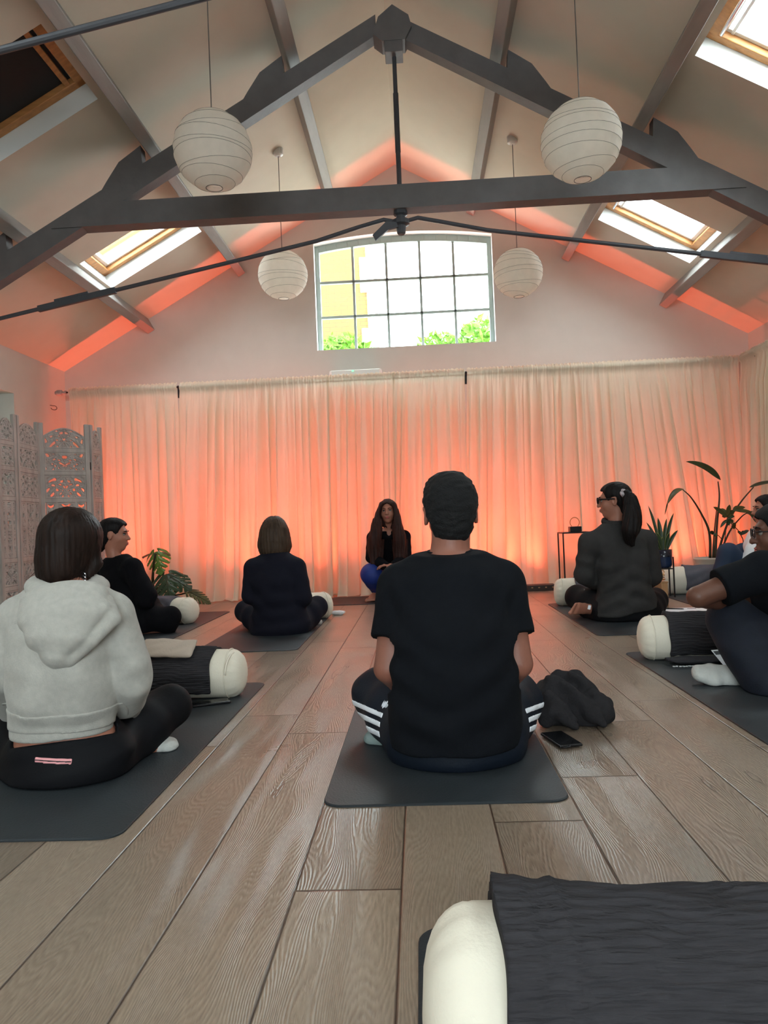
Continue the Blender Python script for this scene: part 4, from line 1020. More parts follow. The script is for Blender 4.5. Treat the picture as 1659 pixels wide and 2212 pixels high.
# ================================================================ LANTERN STAND AND LAMP
Yl = 6.55
def stand():
    xs = (float(on_y(1216, 1150, Yl)[0]), float(on_y(1277, 1150, Yl)[0])); zt = float(on_y(1240, 1151, Yl)[2]); dp = xs[1]-xs[0]
    root = empty('plant_stand', ((xs[0]+xs[1])/2, Yl+dp/2, 0), 0, 'tall thin black square metal stand against the curtain', 'stand')
    for x in xs:
        for y in (Yl, Yl+dp):
            b = MB(); b.box((x, y, zt/2), (.011, .011, zt)); b.build('leg', 'black_metal', root)
    b = MB()
    for y in (Yl, Yl+dp): b.box(((xs[0]+xs[1])/2, y, zt), (dp+.011, .011, .010))
    for x in xs: b.box((x, Yl+dp/2, zt), (.011, dp, .010))
    b.box(((xs[0]+xs[1])/2, Yl+dp/2, zt+.004), (dp, dp, .004)); b.build('top', 'black_metal', root)
    xm = float(on_y(1243, 1145, Yl+.1)[0]); lr = empty('lamp', (xm, Yl+dp/2, zt+.006), 0, 'small black box lantern with a round loop handle on the tall stand', 'lantern')
    b = MB(); b.box((xm, Yl+dp/2, zt+.030), (.098, .098, .045), None, .003); b.build('lamp_box', 'black_metal', lr)
    b = MB(); b.tube([(xm+.040*math.cos(t), Yl+dp/2, zt+.088+.043*math.sin(t)) for t in np.linspace(-.9, math.pi+.9, 28)], .0032, 6); b.build('handle', 'gold', lr)
stand()

# ================================================================ PLANTS
def blade(b, base, tip, width, bend, normal=(0, -1, 0), n=12, curl=.25, peak=.4):
    """narrow leaf from base to tip"""
    base, tip, bend = map(lambda q: np.array(q, float), (base, tip, bend)); P = []
    for t in np.linspace(0, 1, n): P.append(base*(1-t)+tip*t+bend*4*t*(1-t))
    v = []
    for i, p in enumerate(P):
        t = i/(n-1); d = P[min(i+1, n-1)]-P[max(i-1, 0)]; d /= np.linalg.norm(d); sd = np.cross(d, normal); sd /= np.linalg.norm(sd)+1e-9; nn = np.cross(sd, d)
        w_ = width*(math.sin(math.pi*min(1, (t/peak)*.5 if t < peak else .5+.5*(t-peak)/(1-peak)))**.75+.02)
        for q in (-1, -.5, 0, .5, 1): v.append(p+sd*w_*q+nn*curl*w_*(abs(q)-.5))
    f = [(i*5+k, i*5+k+1, (i+1)*5+k+1, (i+1)*5+k) for i in range(n-1) for k in range(4)]
    b.add(v, f)
def thicken(o, t=.0015):
    md = o.modifiers.new('thickness', 'SOLIDIFY'); md.thickness = t; return o
# snake plant in navy pot on stand
def snake():
    Y = 6.35; c = on_y(1434, 1222, Y); x = float(c[0]); zr = float(on_y(1434, 1187, Y)[2]); zb = float(on_y(1434, 1226, Y)[2]); r = (float(on_y(1452, 1200, Y)[0])-float(on_y(1416, 1200, Y)[0]))/2
    root = empty('snake_plant', (x, Y, 0), 0, 'snake plant in a two-tone navy pot on thin black legs, right of the ponytail woman', 'plant')
    zm = zb+(zr-zb)*.6
    b = MB(); b.lathe([(0, zb), (r*.8, zb), (r*.97, zb+.02), (r, zm)], 32, (x, Y, 0)); p = b.build('pot', 'navy_glaze', root, smooth=True)
    b = MB(); b.lathe([(r, zm), (r*1.01, zr), (r*.9, zr), (r*.9, zm)], 32, (x, Y, 0)); b.build('pot_rim', 'navy_dark', root, smooth=True)
    b = MB(); b.lathe([(0, zr-.015), (r*.9, zr-.015)], 24, (x, Y, 0)); b.build('soil', 'soil', root)
    rs_ = r+.014
    for a in (45, 135, 225, 315):
        b = MB(); q = V(x+rs_*math.cos(math.radians(a))*1.02, Y+rs_*math.sin(math.radians(a)), 0); b.box(q+V(0, 0, (zm+.0)/2), (.010, .010, zm)); b.build('leg', 'black_metal', root)
    b = MB()
    for s in (-1, 1):
        b.beam((x-rs_*.72*1, Y-rs_*.72*s, zb-.008), (x+rs_*.72, Y-rs_*.72*s, zb-.008), .008, .008); b.beam((x-rs_*.72*s, Y-rs_*.72, zb-.008), (x-rs_*.72*s, Y+rs_*.72, zb-.008), .008, .008)
    b.build('stand_ring', 'black_metal', root)
    tips = [(1400, 1092), (1396, 1128), (1409, 1158), (1421, 1118), (1440, 1120), (1455, 1108), (1418, 1150), (1464, 1145), (1446, 1150), (1430, 1160)]
    wd = [.011, .011, .013, .017, .014, .013, .014, .015, .014, .012]; rs2 = np.random.RandomState(3)
    for (px, py), ww in zip(tips, wd):
        yy = Y+rs2.uniform(-.06, .06); t = on_y(px, py, yy); bs = V(x+(t[0]-x)*.22, yy*.5+Y*.5, zr-.02)
        b = MB(); blade(b, bs, t, ww*1.12, V((bs[0]-t[0])*.12, 0, .01), peak=.55); o = b.build('leaf', 'leaf_edge', root, smooth=True); thicken(o, .003)
        b = MB(); blade(b, bs+V(0, -.0045, 0), t+V(0, -.0045, -.003), ww*.98, V((bs[0]-t[0])*.12, 0, .01), peak=.55); o2 = b.build('leaf_centre', 'leaf_dark', o, smooth=True)
snake()
# large grey planter with arching plant and a small-leaved plant
def planter():
    Y = 6.95; c = on_y(1535, 1212, Y); x = float(c[0]); zr = float(on_y(1535, 1204, Y)[2]); r = (float(on_y(1570, 1210, Y)[0])-float(on_y(1499, 1210, Y)[0]))/2
    root = empty('arching_plant', (x, Y, 0), 0, 'tall arching plant with long drooping leaves in a wide pale grey pot, right side', 'plant')
    b = MB(); b.lathe([(0, .005), (r*.6, .005), (r*.75, .02), (r*.95, zr*.45), (r, zr*.72), (r*.95, zr*.9), (r*1.0, zr*.94), (r*1.0, zr), (r*.9, zr), (r*.88, zr*.85)], 40, (x, Y, 0)); b.build('pot', 'stone_pot', root, smooth=True)
    b = MB(); b.lathe([(0, zr*.88), (r*.89, zr*.88)], 24, (x, Y, 0)); b.build('soil', 'soil', root)
    def stem(pts, r0, r1, yy):
        P = [on_y(px, py, Y+d) for (px, py), d in zip(pts, yy)]
        # smooth through the points
        T = np.linspace(0, len(P)-1, 24); Q = []
        for t in T:
            i = min(int(t), len(P)-2); f = t-i; p0, p1, p2, p3 = P[max(i-1, 0)], P[i], P[i+1], P[min(i+2, len(P)-1)]
            Q.append(.5*((2*p1)+(-p0+p2)*f+(2*p0-5*p1+4*p2-p3)*f*f+(-p0+3*p1-3*p2+p3)*f**3))
        b = MB(); b.tube(Q, list(np.linspace(r0, r1, len(Q))), 8); b.build('stem', 'stem', root, smooth=True); return Q
    stem([(1534, 1205), (1532, 1150), (1515, 1110), (1493, 1075), (1475, 1058)], .013, .004, [0, -.02, -.05, -.08, -.1])
    stem([(1545, 1205), (1549, 1130), (1554, 1075), (1551, 1040)], .013, .005, [.02, .02, .03, .04])
    stem([(1548, 1205), (1572, 1130), (1600, 1085), (1628, 1052)], .012, .005, [-.03, -.06, -.08, -.1])
    stem([(1540, 1205), (1543, 1150), (1548, 1100)], .010, .004, [.05, .06, .08])
    stem([(1552, 1205), (1575, 1150), (1600, 1118), (1614, 1108)], .010, .004, [-.05, -.08, -.1, -.12])
    lv = [((1478, 1057), (1441, 1090), 'leaf_olive', .030, (0, 0, .045), (0, -.4, 1)), ((1443, 1083), (1436, 1112), 'leaf_olive', .006, (0, 0, 0), (0, -1, 0)),
          ((1557, 1037), (1482, 997), 'leaf_dark', .034, (.02, 0, .03), (0, -1, .5)), ((1618, 1053), (1692, 1042), 'leaf_dark', .034, (0, 0, .02), (0, -.5, 1)),
          ((1612, 1109), (1632, 1128), 'leaf_dark', .04, (.02, 0, .03), (0, -.6, 1))]
    for a, t, m, w_, bend, nn in lv:
        b = MB(); blade(b, on_y(*a, Y-.05), on_y(*t, Y-.15), w_, V(*bend), nn, 14, peak=.35); o = b.build('leaf', m, root, smooth=True); thicken(o)
    # smaller plant in the same pot
    for bx, by in (((1571, 1112), None), ((1583, 1135), None), ((1541, 1155), None), ((1601, 1158), None)):
        pass
    p2 = empty('umbrella_plant', (x+.1, Y-.1, zr*.9), 0, 'small leafy plant with reddish young leaves growing among the arching stems', 'plant')
    def st2(a, t, r=.004):
        b = MB(); P = [on_y(*a, Y-.16), on_y((a[0]+t[0])/2+1, (a[1]+t[1])/2-3, Y-.18), on_y(*t, Y-.2)]; b.tube(P, r, 6); b.build('stem', 'stem', p2, smooth=True)
    st2((1560, 1205), (1571, 1118)); st2((1571, 1130), (1583, 1134)); st2((1583, 1134), (1604, 1163)); st2((1560, 1165), (1541, 1154)); st2((1572, 1118), (1583, 1105)); st2((1604, 1163), (1605, 1180))
    rs2 = np.random.RandomState(11)
    tufts = [((1571, 1117), [(1541, 1095), (1558, 1098), (1576, 1090), (1560, 1117), (1587, 1103)], .020, 'leaf_olive'), ((1583, 1103), [(1610, 1096), (1628, 1108), (1598, 1095)], .018, 'leaf_olive'), ((1572, 1122), [(1556, 1140), (1575, 1136), (1583, 1128), (1587, 1115)], .014, 'leaf_dark'),
             ((1583, 1130), [(1586, 1143), (1576, 1128)], .022, 'leaf_olive'), ((1541, 1154), [(1534, 1152), (1548, 1160)], .020, 'leaf_dark'), ((1602, 1156), [(1593, 1148), (1618, 1146), (1608, 1148), (1596, 1152)], .014, 'leaf_dark')]
    for base, tips, w_, m in tufts:
        for t in tips:
            b = MB(); blade(b, on_y(*base, Y-.2), on_y(*t, Y-.2+rs2.uniform(-.05, .05)), w_, V(0, 0, .008), (rs2.uniform(-.4, .4), -1, rs2.uniform(0, .8)), 9, peak=.5); o = b.build('leaf', m, p2, smooth=True); thicken(o)
planter()
# monstera
def monstera():
    Y = 6.75; b0 = on_floor(345, 1296); root = empty('monstera', (on_y(338, 1290, Y)[0], Y, 0), 0, 'monstera plant with large split leaves beside the woman in black', 'plant')
    def leaf(c_, tip_, wd, m, nrm, seed, lobes=5):
        """c_: stalk point, tip_: tip (world); split outline"""
        c_, tip_ = np.array(c_, float), np.array(tip_, float); ax = tip_-c_; L = np.linalg.norm(ax); ax /= L; nrm = np.array(nrm, float); nrm -= ax*(nrm@ax); nrm /= np.linalg.norm(nrm); sd = np.cross(ax, nrm)
        b = MB(); nu, nv = 64, 64; keep = {}; vs = []
        N_ = lobes
        def half(v_): q = min(1, max(0, (v_+.16)/1.16)); return wd*math.sin(math.pi*q**.72)**.75 if 0 < q < 1 else 0
        for i in range(nu+1):
            for j in range(nv+1):
                u = (i/nu*2-1); v_ = -.16+1.16*j/nv; U = u*wd; rd = abs(u)
                p = c_+ax*(L*v_)+sd*U+nrm*(-.30*wd*rd**2-.14*L*max(0, v_)**2+.010*math.sin((v_-.5*rd)*N_*6.283+seed)*rd); vs.append(p)
        def ok(u, v_):
            rd = abs(u)*wd; hw = half(v_)
            if rd > hw: return False
            if v_ < 0 and rd < wd*.16*(1+v_*2): return False
            q = rd/max(hw, 1e-3); w_ = (v_+.16-.42*abs(u))*N_+.35; fr = abs((w_ % 1)-.5)
            if q > .36 and v_ < .90 and fr < (.07+.20*(q-.36)): return False
            w2 = fr
            if .14 < q < .26 and w2 < .05 and .1 < v_ < .75: return False
            return True
        F = []
        for i in range(nu):
            for j in range(nv):
                if ok((i+.5)/nu*2-1, -.16+1.16*(j+.5)/nv): F.append((i*(nv+1)+j, (i+1)*(nv+1)+j, (i+1)*(nv+1)+j+1, i*(nv+1)+j+1))
        used = sorted({q for f in F for q in f}); mp = {q: k for k, q in enumerate(used)}
        b.add([vs[q] for q in used], [tuple(mp[q] for q in f) for f in F])
        o = b.build('leaf', m, root, smooth=True); thicken(o, .0018)
        v = MB(); v.tube([c_+nrm*.002, c_+ax*L*.5+nrm*(.002-.025*L), tip_+nrm*(-.10*L)], [.004, .003, .001], 6); v.build('midrib', 'leaf_light' if m == 'leaf_light' else 'stem', o, smooth=True)
    leaf(on_y(337, 1192, Y), on_y(345, 1238, Y-.14), .112, 'leaf_light', (0, -1, .45), 1, 4)
    leaf(on_y(334, 1196, Y+.05), on_y(345, 1185, Y+.35), .125, 'leaf_dark', (0, -.2, 1), 2, 4)
    leaf(on_y(360, 1240, Y-.1), on_y(364, 1288, Y-.30), .150, 'leaf_dark', (0, -1, .75), 3, 4)
    leaf(on_y(368, 1246, Y-.12), on_y(412, 1270, Y-.22), .115, 'leaf_dark', (-.3, -.6, 1), 6, 4)
    leaf(on_y(410, 1279, Y-.2), on_y(456, 1300, Y-.22), .075, 'leaf_olive', (0, -.7, 1), 4)
    leaf(on_y(340, 1268, Y), on_y(336, 1296, Y-.1), .07, 'leaf_dark', (-.2, -1, .5), 5, 4)
    for P, r in (([(330, 1300), (329, 1250), (332, 1215), (337, 1196)], .009), ([(333, 1298), (331, 1245), (334, 1196)], .008), ([(332, 1300), (345, 1270), (361, 1250)], .008), ([(332, 1292), (360, 1289), (390, 1284), (410, 1279)], .007)):
        b = MB(); b.tube([on_y(px, py, Y-.05*i) for i, (px, py) in enumerate(P)], r, 8); b.build('stem', 'stem', root, smooth=True)
    x = root.location.x-.05; b = MB(); b.lathe([(0, .003), (.10, .003), (.13, .04), (.14, .15), (.125, .15), (.12, .13), (0, .13)], 28, (x, Y, 0)); b.build('pot', 'stone_pot', root, smooth=True)
monstera()
# wooden block with small glass and wire ornament
def block():
    Y = 5.75; c = on_y(1430, 1300, Y); x = float(c[0]); zt = float(on_y(1430, 1258, Y)[2])
    root = empty('wooden_box', (x, Y, 0), math.radians(12), 'tall light wooden box standing behind the ponytail woman hip', 'box')
    b = MB(); b.box((0, 0, zt/2), (.052, .10, zt), None, .004); b.build('box_body', 'wood_box', root, world=False)
    b = MB(); b.box((0, 0, zt+.004), (.058, .106, .010), None, .003); b.build('lid', 'wood_box', root, world=False)
    t = empty('ornament', (x, Y, zt+.011), 0, 'small brass wire ornament on top of the wooden box', 'ornament')
    b = MB()
    for k, rr in enumerate((.032, .027, .03)): b.tube([(rr*math.cos(a)*.9, rr*math.sin(a), .012+.016*k) for a in np.linspace(0, 6.2832, 18)], .0035, 5)
    b.build('wire_body', 'gold', t, world=False)
    for s in (-1, 1):
        b = MB(); b.tube([(s*.014+.012*math.cos(a), 0, .065+.014*math.sin(a)) for a in np.linspace(0, 6.2832, 16)], .003, 5); b.build('loop', 'gold', t, world=False)
block()
# ================================================================ PEOPLE
P = on_y
def rotm(yaw, pitch=0, roll=0):
    return np.array(Matrix.Rotation(math.radians(yaw), 3, 'Z')@Matrix.Rotation(math.radians(pitch), 3, 'X')@Matrix.Rotation(math.radians(roll), 3, 'Y'))
def head_shape(s, c, R, sc=1.0):
    """face and skull; local x right, y forward, z up, origin between the ears"""
    L = lambda *p: c+R@(np.array(p)*sc)
    E = lambda p, r, k=.015, sub=False: s.ell(L(*p), np.array(r)*sc, R, k*sc, sub)
    E((0, -.012, .034), (.074, .094, .088)); E((0, .024, -.030), (.060, .070, .080), .03); E((0, .060, -.088), (.026, .024, .024), .03)
    E((-.036, .058, -.028), (.026, .024, .026), .02); E((.036, .058, -.028), (.026, .024, .026), .02)
    E((0, .083, .030), (.048, .014, .012), .018)
    for q in (-1, 1): E((q*.031, .100, .008), (.017, .016, .011), .012, True)
    s.loft([L(0, .088, .018), L(0, .108, -.018), L(0, .112, -.028)], [(.0075*sc,)*2, (.010*sc,)*2, (.012*sc,)*2], side=R[:, 0], k=.010*sc)
    for q in (-1, 1): E((q*.011, .101, -.029), (.008, .009, .007), .006)
    E((0, .092, -.055), (.024, .012, .009), .010); E((0, .090, -.067), (.020, .012, .008), .010)
    for q in (-1, 1):
        E((q*.077, -.008, -.006), (.008, .019, .031), .006); E((q*.083, -.004, -.003), (.006, .010, .018), .004, True); E((q*.078, -.012, .018), (.009, .014, .010), .004)
def face_parts(root, c, R, sc=1.0, brow='hair_black'):
    L = lambda *p: c+R@(np.array(p)*sc)
    for q in (-1, 1):
        e = SDF(); e.ell(L(q*.031, .0795, .008), V(.0112, .0112, .0112)*sc); o = sdf_put('eye', e, 'eye_white', root, h=.003)
        i_ = SDF(); i_.ell(L(q*.031, .0885, .008), V(.0055, .0028, .0055)*sc, R); sdf_put('iris', i_, 'iris', o, h=.0014)
        lid = SDF(); lid.ell(L(q*.031, .0830, .0125), V(.0145, .0115, .0042)*sc, R); sdf_put('upper_lid', lid, brow, o, h=.0022)
        b_ = SDF(); b_.loft([L(q*.012, .096, .026), L(q*.032, .096, .032), L(q*.048, .082, .027)], [(.0030*sc,)*2, (.0034*sc,)*2, (.002*sc,)*2], k=.003); sdf_put('eyebrow', b_, brow, root, h=.0022)
    l = SDF(); l.ell(L(0, .1015, -.056), V(.021, .0055, .0042)*sc, R, .003); l.ell(L(0, .1005, -.0655), V(.018, .006, .0048)*sc, R, .003); sdf_put('lips', l, 'lip', root, h=.0022)
def hand_shape(s, w_, fwd, palm, thumb_side=1, curl=.5, sc=1.0, spread=.12):
    """w_: wrist; fwd: towards the fingers; palm: direction the palm faces; thumb_side: +1/-1 along fwd x palm"""
    fwd = np.array(fwd, float); fwd /= np.linalg.norm(fwd); palm = np.array(palm, float); palm -= fwd*(palm@fwd); palm /= np.linalg.norm(palm); sd = np.cross(fwd, palm)*thumb_side
    w_ = np.array(w_, float); base = w_+fwd*.085*sc
    s.loft([w_, w_+fwd*.03*sc, base], [(.024*sc, .018*sc), (.036*sc, .018*sc), (.040*sc, .014*sc)], side=sd, k=.012)
    for i, (off, ln) in enumerate(((.030, .070), (.010, .080), (-.010, .074), (-.029, .058))):
        p = base+sd*off*sc-fwd*.006; d = fwd+sd*spread*off/.03*.6; d /= np.linalg.norm(d); pts = [p]; a = curl*.7
        for q, f_ in ((.45, 1.0), (.30, 1.1), (.25, .9)):
            dd = d*math.cos(a)+palm*math.sin(a); p = p+dd*ln*q*sc; pts.append(p); a += curl*f_
        s.loft(pts, [.0095*sc, .0088*sc, .008*sc, .007*sc], side=sd, k=.003)
    t0 = w_+fwd*.025*sc+sd*.026*sc; d = fwd*.75+sd*.62+palm*.25; d /= np.linalg.norm(d); t1 = t0+d*.042*sc; t2 = t1+(fwd*.85+sd*.15+palm*.4)*.032*sc
    s.loft([t0, t1, t2], [.013*sc, .0105*sc, .0085*sc], side=sd, k=.010)
def foot_shape(s, ankle, toe, up=(0, 0, 1), toes=False, sc=1.0, inflate=0.0):
    ankle = np.array(ankle, float); toe = np.array(toe, float); d = toe-ankle; L = np.linalg.norm(d); d /= L; up = np.array(up, float); up -= d*(up@d); up /= np.linalg.norm(up); sd = np.cross(d, up); g = inflate
    heel = ankle-d*.045*sc-up*.025*sc
    s.loft([heel, ankle-up*.012*sc, ankle+d*L*.45-up*.010*sc, ankle+d*L*.78-up*.018*sc], [(.030+g, .030+g), (.034+g, .036+g), (.036+g, .028+g), (.044+g, .018+g)], side=sd, k=.02)
    b0 = ankle+d*L*.78-up*.018*sc
    if toes:
        for off, ln, r in ((.030, .052, .013), (.012, .046, .0095), (-.002, .042, .009), (-.016, .037, .0085), (-.029, .031, .008)):
            s.loft([b0+sd*off, b0+sd*off*1.12+d*ln*.55+up*.004, b0+sd*off*1.15+d*ln-up*.002], [r, r*.95, r], side=sd, k=.004)
    else: s.loft([b0, toe-up*.020*sc], [(.042+g, .019+g), (.028+g, .014+g)], side=sd, k=.02)
def dense(pts, rad, n=22):
    pts = np.array(pts, float); rad = np.array([(r, r) if not hasattr(r, '__len__') else r for r in rad], float); m = len(pts); T = np.linspace(0, m-1, n)
    def cr(A):
        out = []
        for t in T:
            i = min(int(t), m-2); f = t-i; a, b, c, d = A[max(i-1, 0)], A[i], A[i+1], A[min(i+2, m-1)]
            out.append(.5*((2*b)+(c-a)*f+(2*a-5*b+4*c-d)*f*f+(-a+3*b-3*c+d)*f**3))
        return out
    return cr(pts), [tuple(r) for r in cr(rad)]
def limb(s, pts, rad, k=.02, side=(1, 0, 0)): s.loft(pts, rad, side=side, k=k); return s
def person(name_label, loc): return empty('person', loc, 0, name_label, 'person')

def human(root, J, skin, h=.008):
    """one continuous skin: torso, neck, head, arms, hands, legs, feet"""
    s = SDF()
    s.loft([t[0] for t in J['torso']], [(t[1]-.012, t[2]-.010) for t in J['torso']], side=J.get('side', (1, 0, 0)), k=.03)
    s.loft([J['neck0'], J['head']+J['R']@V(0, -.026, -.035)], [.062*J.get('nk', 1), .053*J.get('nk', 1)], k=.018)
    head_shape(s, J['head'], J['R'], J.get('hs', 1.0))
    for a in 'LR':
        sh, el, wr = J['sh'+a], J['el'+a], J['wr'+a]; g = J.get('arm', 1.0)
        s.loft([J['neck0']*.5+sh*.5-V(0, 0, .01), sh], [(.045, .045), (.050, .050)], k=.04)
        s.loft([sh, sh*.45+el*.55, el, el*.6+wr*.4, wr], [.050*g, .044*g, .038*g, .037*g, .025*g], k=.015)
        if 'hand'+a in J: hand_shape(s, wr, *J['hand'+a])
        hp, kn, an = J['hp'+a], J['kn'+a], J['an'+a]
        s.loft([hp, hp*.4+kn*.6, kn, kn*.6+an*.4, an], [.088, .070, .056, .056, .034], k=.03)
        foot_shape(s, an, J['toe'+a], J.get('up'+a, (0, 0, 1)), J.get('bare'+a, False), sc=J.get('fs', 1.0))
    s.plane((0, 0, .007), (0, 0, -1))
    return sdf_put('body', s, skin, root, h=h)
def top_garment(J, sl=(.60,), g=.012, gs=.014, sleeve=None, neck_cut=True, bottom=None):
    s = SDF()
    s.loft([t[0] for t in J['torso']], [(t[1]+g, t[2]+g) for t in J['torso']], side=J.get('side', (1, 0, 0)), k=.04)
    for i, a in enumerate('LR'):
        sh, el, wr = J['sh'+a], J['el'+a], J['wr'+a]
        s.loft([J['neck0']*.62+sh*.38-V(0, 0, .012), sh], [(.050, .050), (.054+gs, .054+gs)], k=.05)
        if sleeve == 'short':
            e = sh*(1-sl[0])+el*sl[0]; s.loft([sh, e+(el-sh)*.06], [.052+gs, .050+gs+.006], k=.03)
            d = (el-sh)/np.linalg.norm(el-sh); s.plane(e, d, near=(e+d*.06, .095))
        else:
            s.loft([sh, sh*.5+el*.5, el, el*.5+wr*.5, el*.08+wr*.92], [.052+gs, .048+gs, .044+gs, .040+gs, .030+gs], k=.02)
    return s
def trousers(J, g=.010, hem=.93, hipk=.05, rr=(.092, .078, .062, .058, .042), waist=2):
    s = SDF()
    tt = J['torso'][:waist]
    s.loft([t[0] for t in tt], [(t[1]+g*.8, t[2]+g*.8) for t in tt], side=J.get('side', (1, 0, 0)), k=.04)
    for a in 'LR':
        hp, kn, an = J['hp'+a], J['kn'+a], J['an'+a]; e = kn*(1-hem)+an*hem
        s.loft([hp, hp*.45+kn*.55, kn, kn*.55+e*.45, e], [r+g for r in rr], k=hipk)
    s.plane((0, 0, .007), (0, 0, -1)); return s
def shell(base, thick, region):
    """thin raised part following a garment surface inside a region function"""
    s = SDF(); s.ops = [('merge', type('B', (), {'bounds': lambda self: region['b'], 'eval': lambda self, Q: np.maximum(base.eval(Q)-thick, region['f'](Q)).astype(np.float32)})(), 0)]
    return s
def band(p, n, half): 
    p = np.array(p, dtype=np.float32); n = np.array(n, dtype=np.float32); n /= np.linalg.norm(n)
    return lambda Q: np.abs((Q-p)@n)-half
def near(c, r):
    c = np.array(c, dtype=np.float32); return lambda Q: np.sqrt(((Q-c)**2).sum(1))-r
def strands(amp, n, c, seed=0, zf=10):
    c = np.array(c, dtype=np.float32)
    def f(Q):
        D = Q-c; a = np.arctan2(D[:, 0], D[:, 1]); return (amp*(np.sin(n*a+1.4*np.sin(D[:, 2]*zf+seed)+seed)+.5*np.sin(n*2.3*a+seed*2+D[:, 2]*zf*2))).astype(np.float32)
    return f
def hairline(c, R, y0=.045, k=.46, zt=.082):
    c = np.array(c, dtype=np.float32); R = np.array(R, dtype=np.float32)
    return lambda Q: (lambda D: np.minimum(D[:, 1]-y0-k*(D[:, 2]-.02)+.25*np.abs(D[:, 0])*0, zt-D[:, 2]-.35*np.abs(D[:, 0]))*.9)((Q-c)@R)
def glasses(root, c, R, sc=1.0, rim=.0028, m='black_metal'):
    L = lambda *p: c+R@(np.array(p)*sc)
    gr = None; b = MB()
    for q in (-1, 1):
        pts = [L(q*.034+.025*np.sign(math.cos(a))*abs(math.cos(a))**.7, .112-.10*abs(q*.034+.025*math.cos(a))**1.6*1.2, .005+.019*np.sign(math.sin(a))*abs(math.sin(a))**.8) for a in np.linspace(0, 6.2832, 25)]
        b.tube(pts, rim, 6, False)
    b.tube([L(-.010, .112, .010), L(0, .114, .013), L(.010, .112, .010)], rim*.9, 6)
    gr = b.build('glasses', m, root, smooth=True)
    for q in (-1, 1):
        t = MB(); t.tube([L(q*.060, .106, .012), L(q*.078, .09, .012), L(q*.083, .03, .010), L(q*.082, -.01, .008)], rim*1.1, 6); t.build('temple', m, gr, smooth=True)
        g_ = MB(); n_ = 16; vs = [L(q*.034, .111, .005)]+[L(q*.034+.024*math.cos(a), .111-.10*abs(q*.034+.024*math.cos(a))**1.6*1.2, .005+.018*math.sin(a)) for a in np.linspace(0, 6.2832, n_, endpoint=False)]
        g_.add(vs, [(0, i+1, (i+1) % n_+1) for i in range(n_)]); g_.build('lens', 'glass', gr)

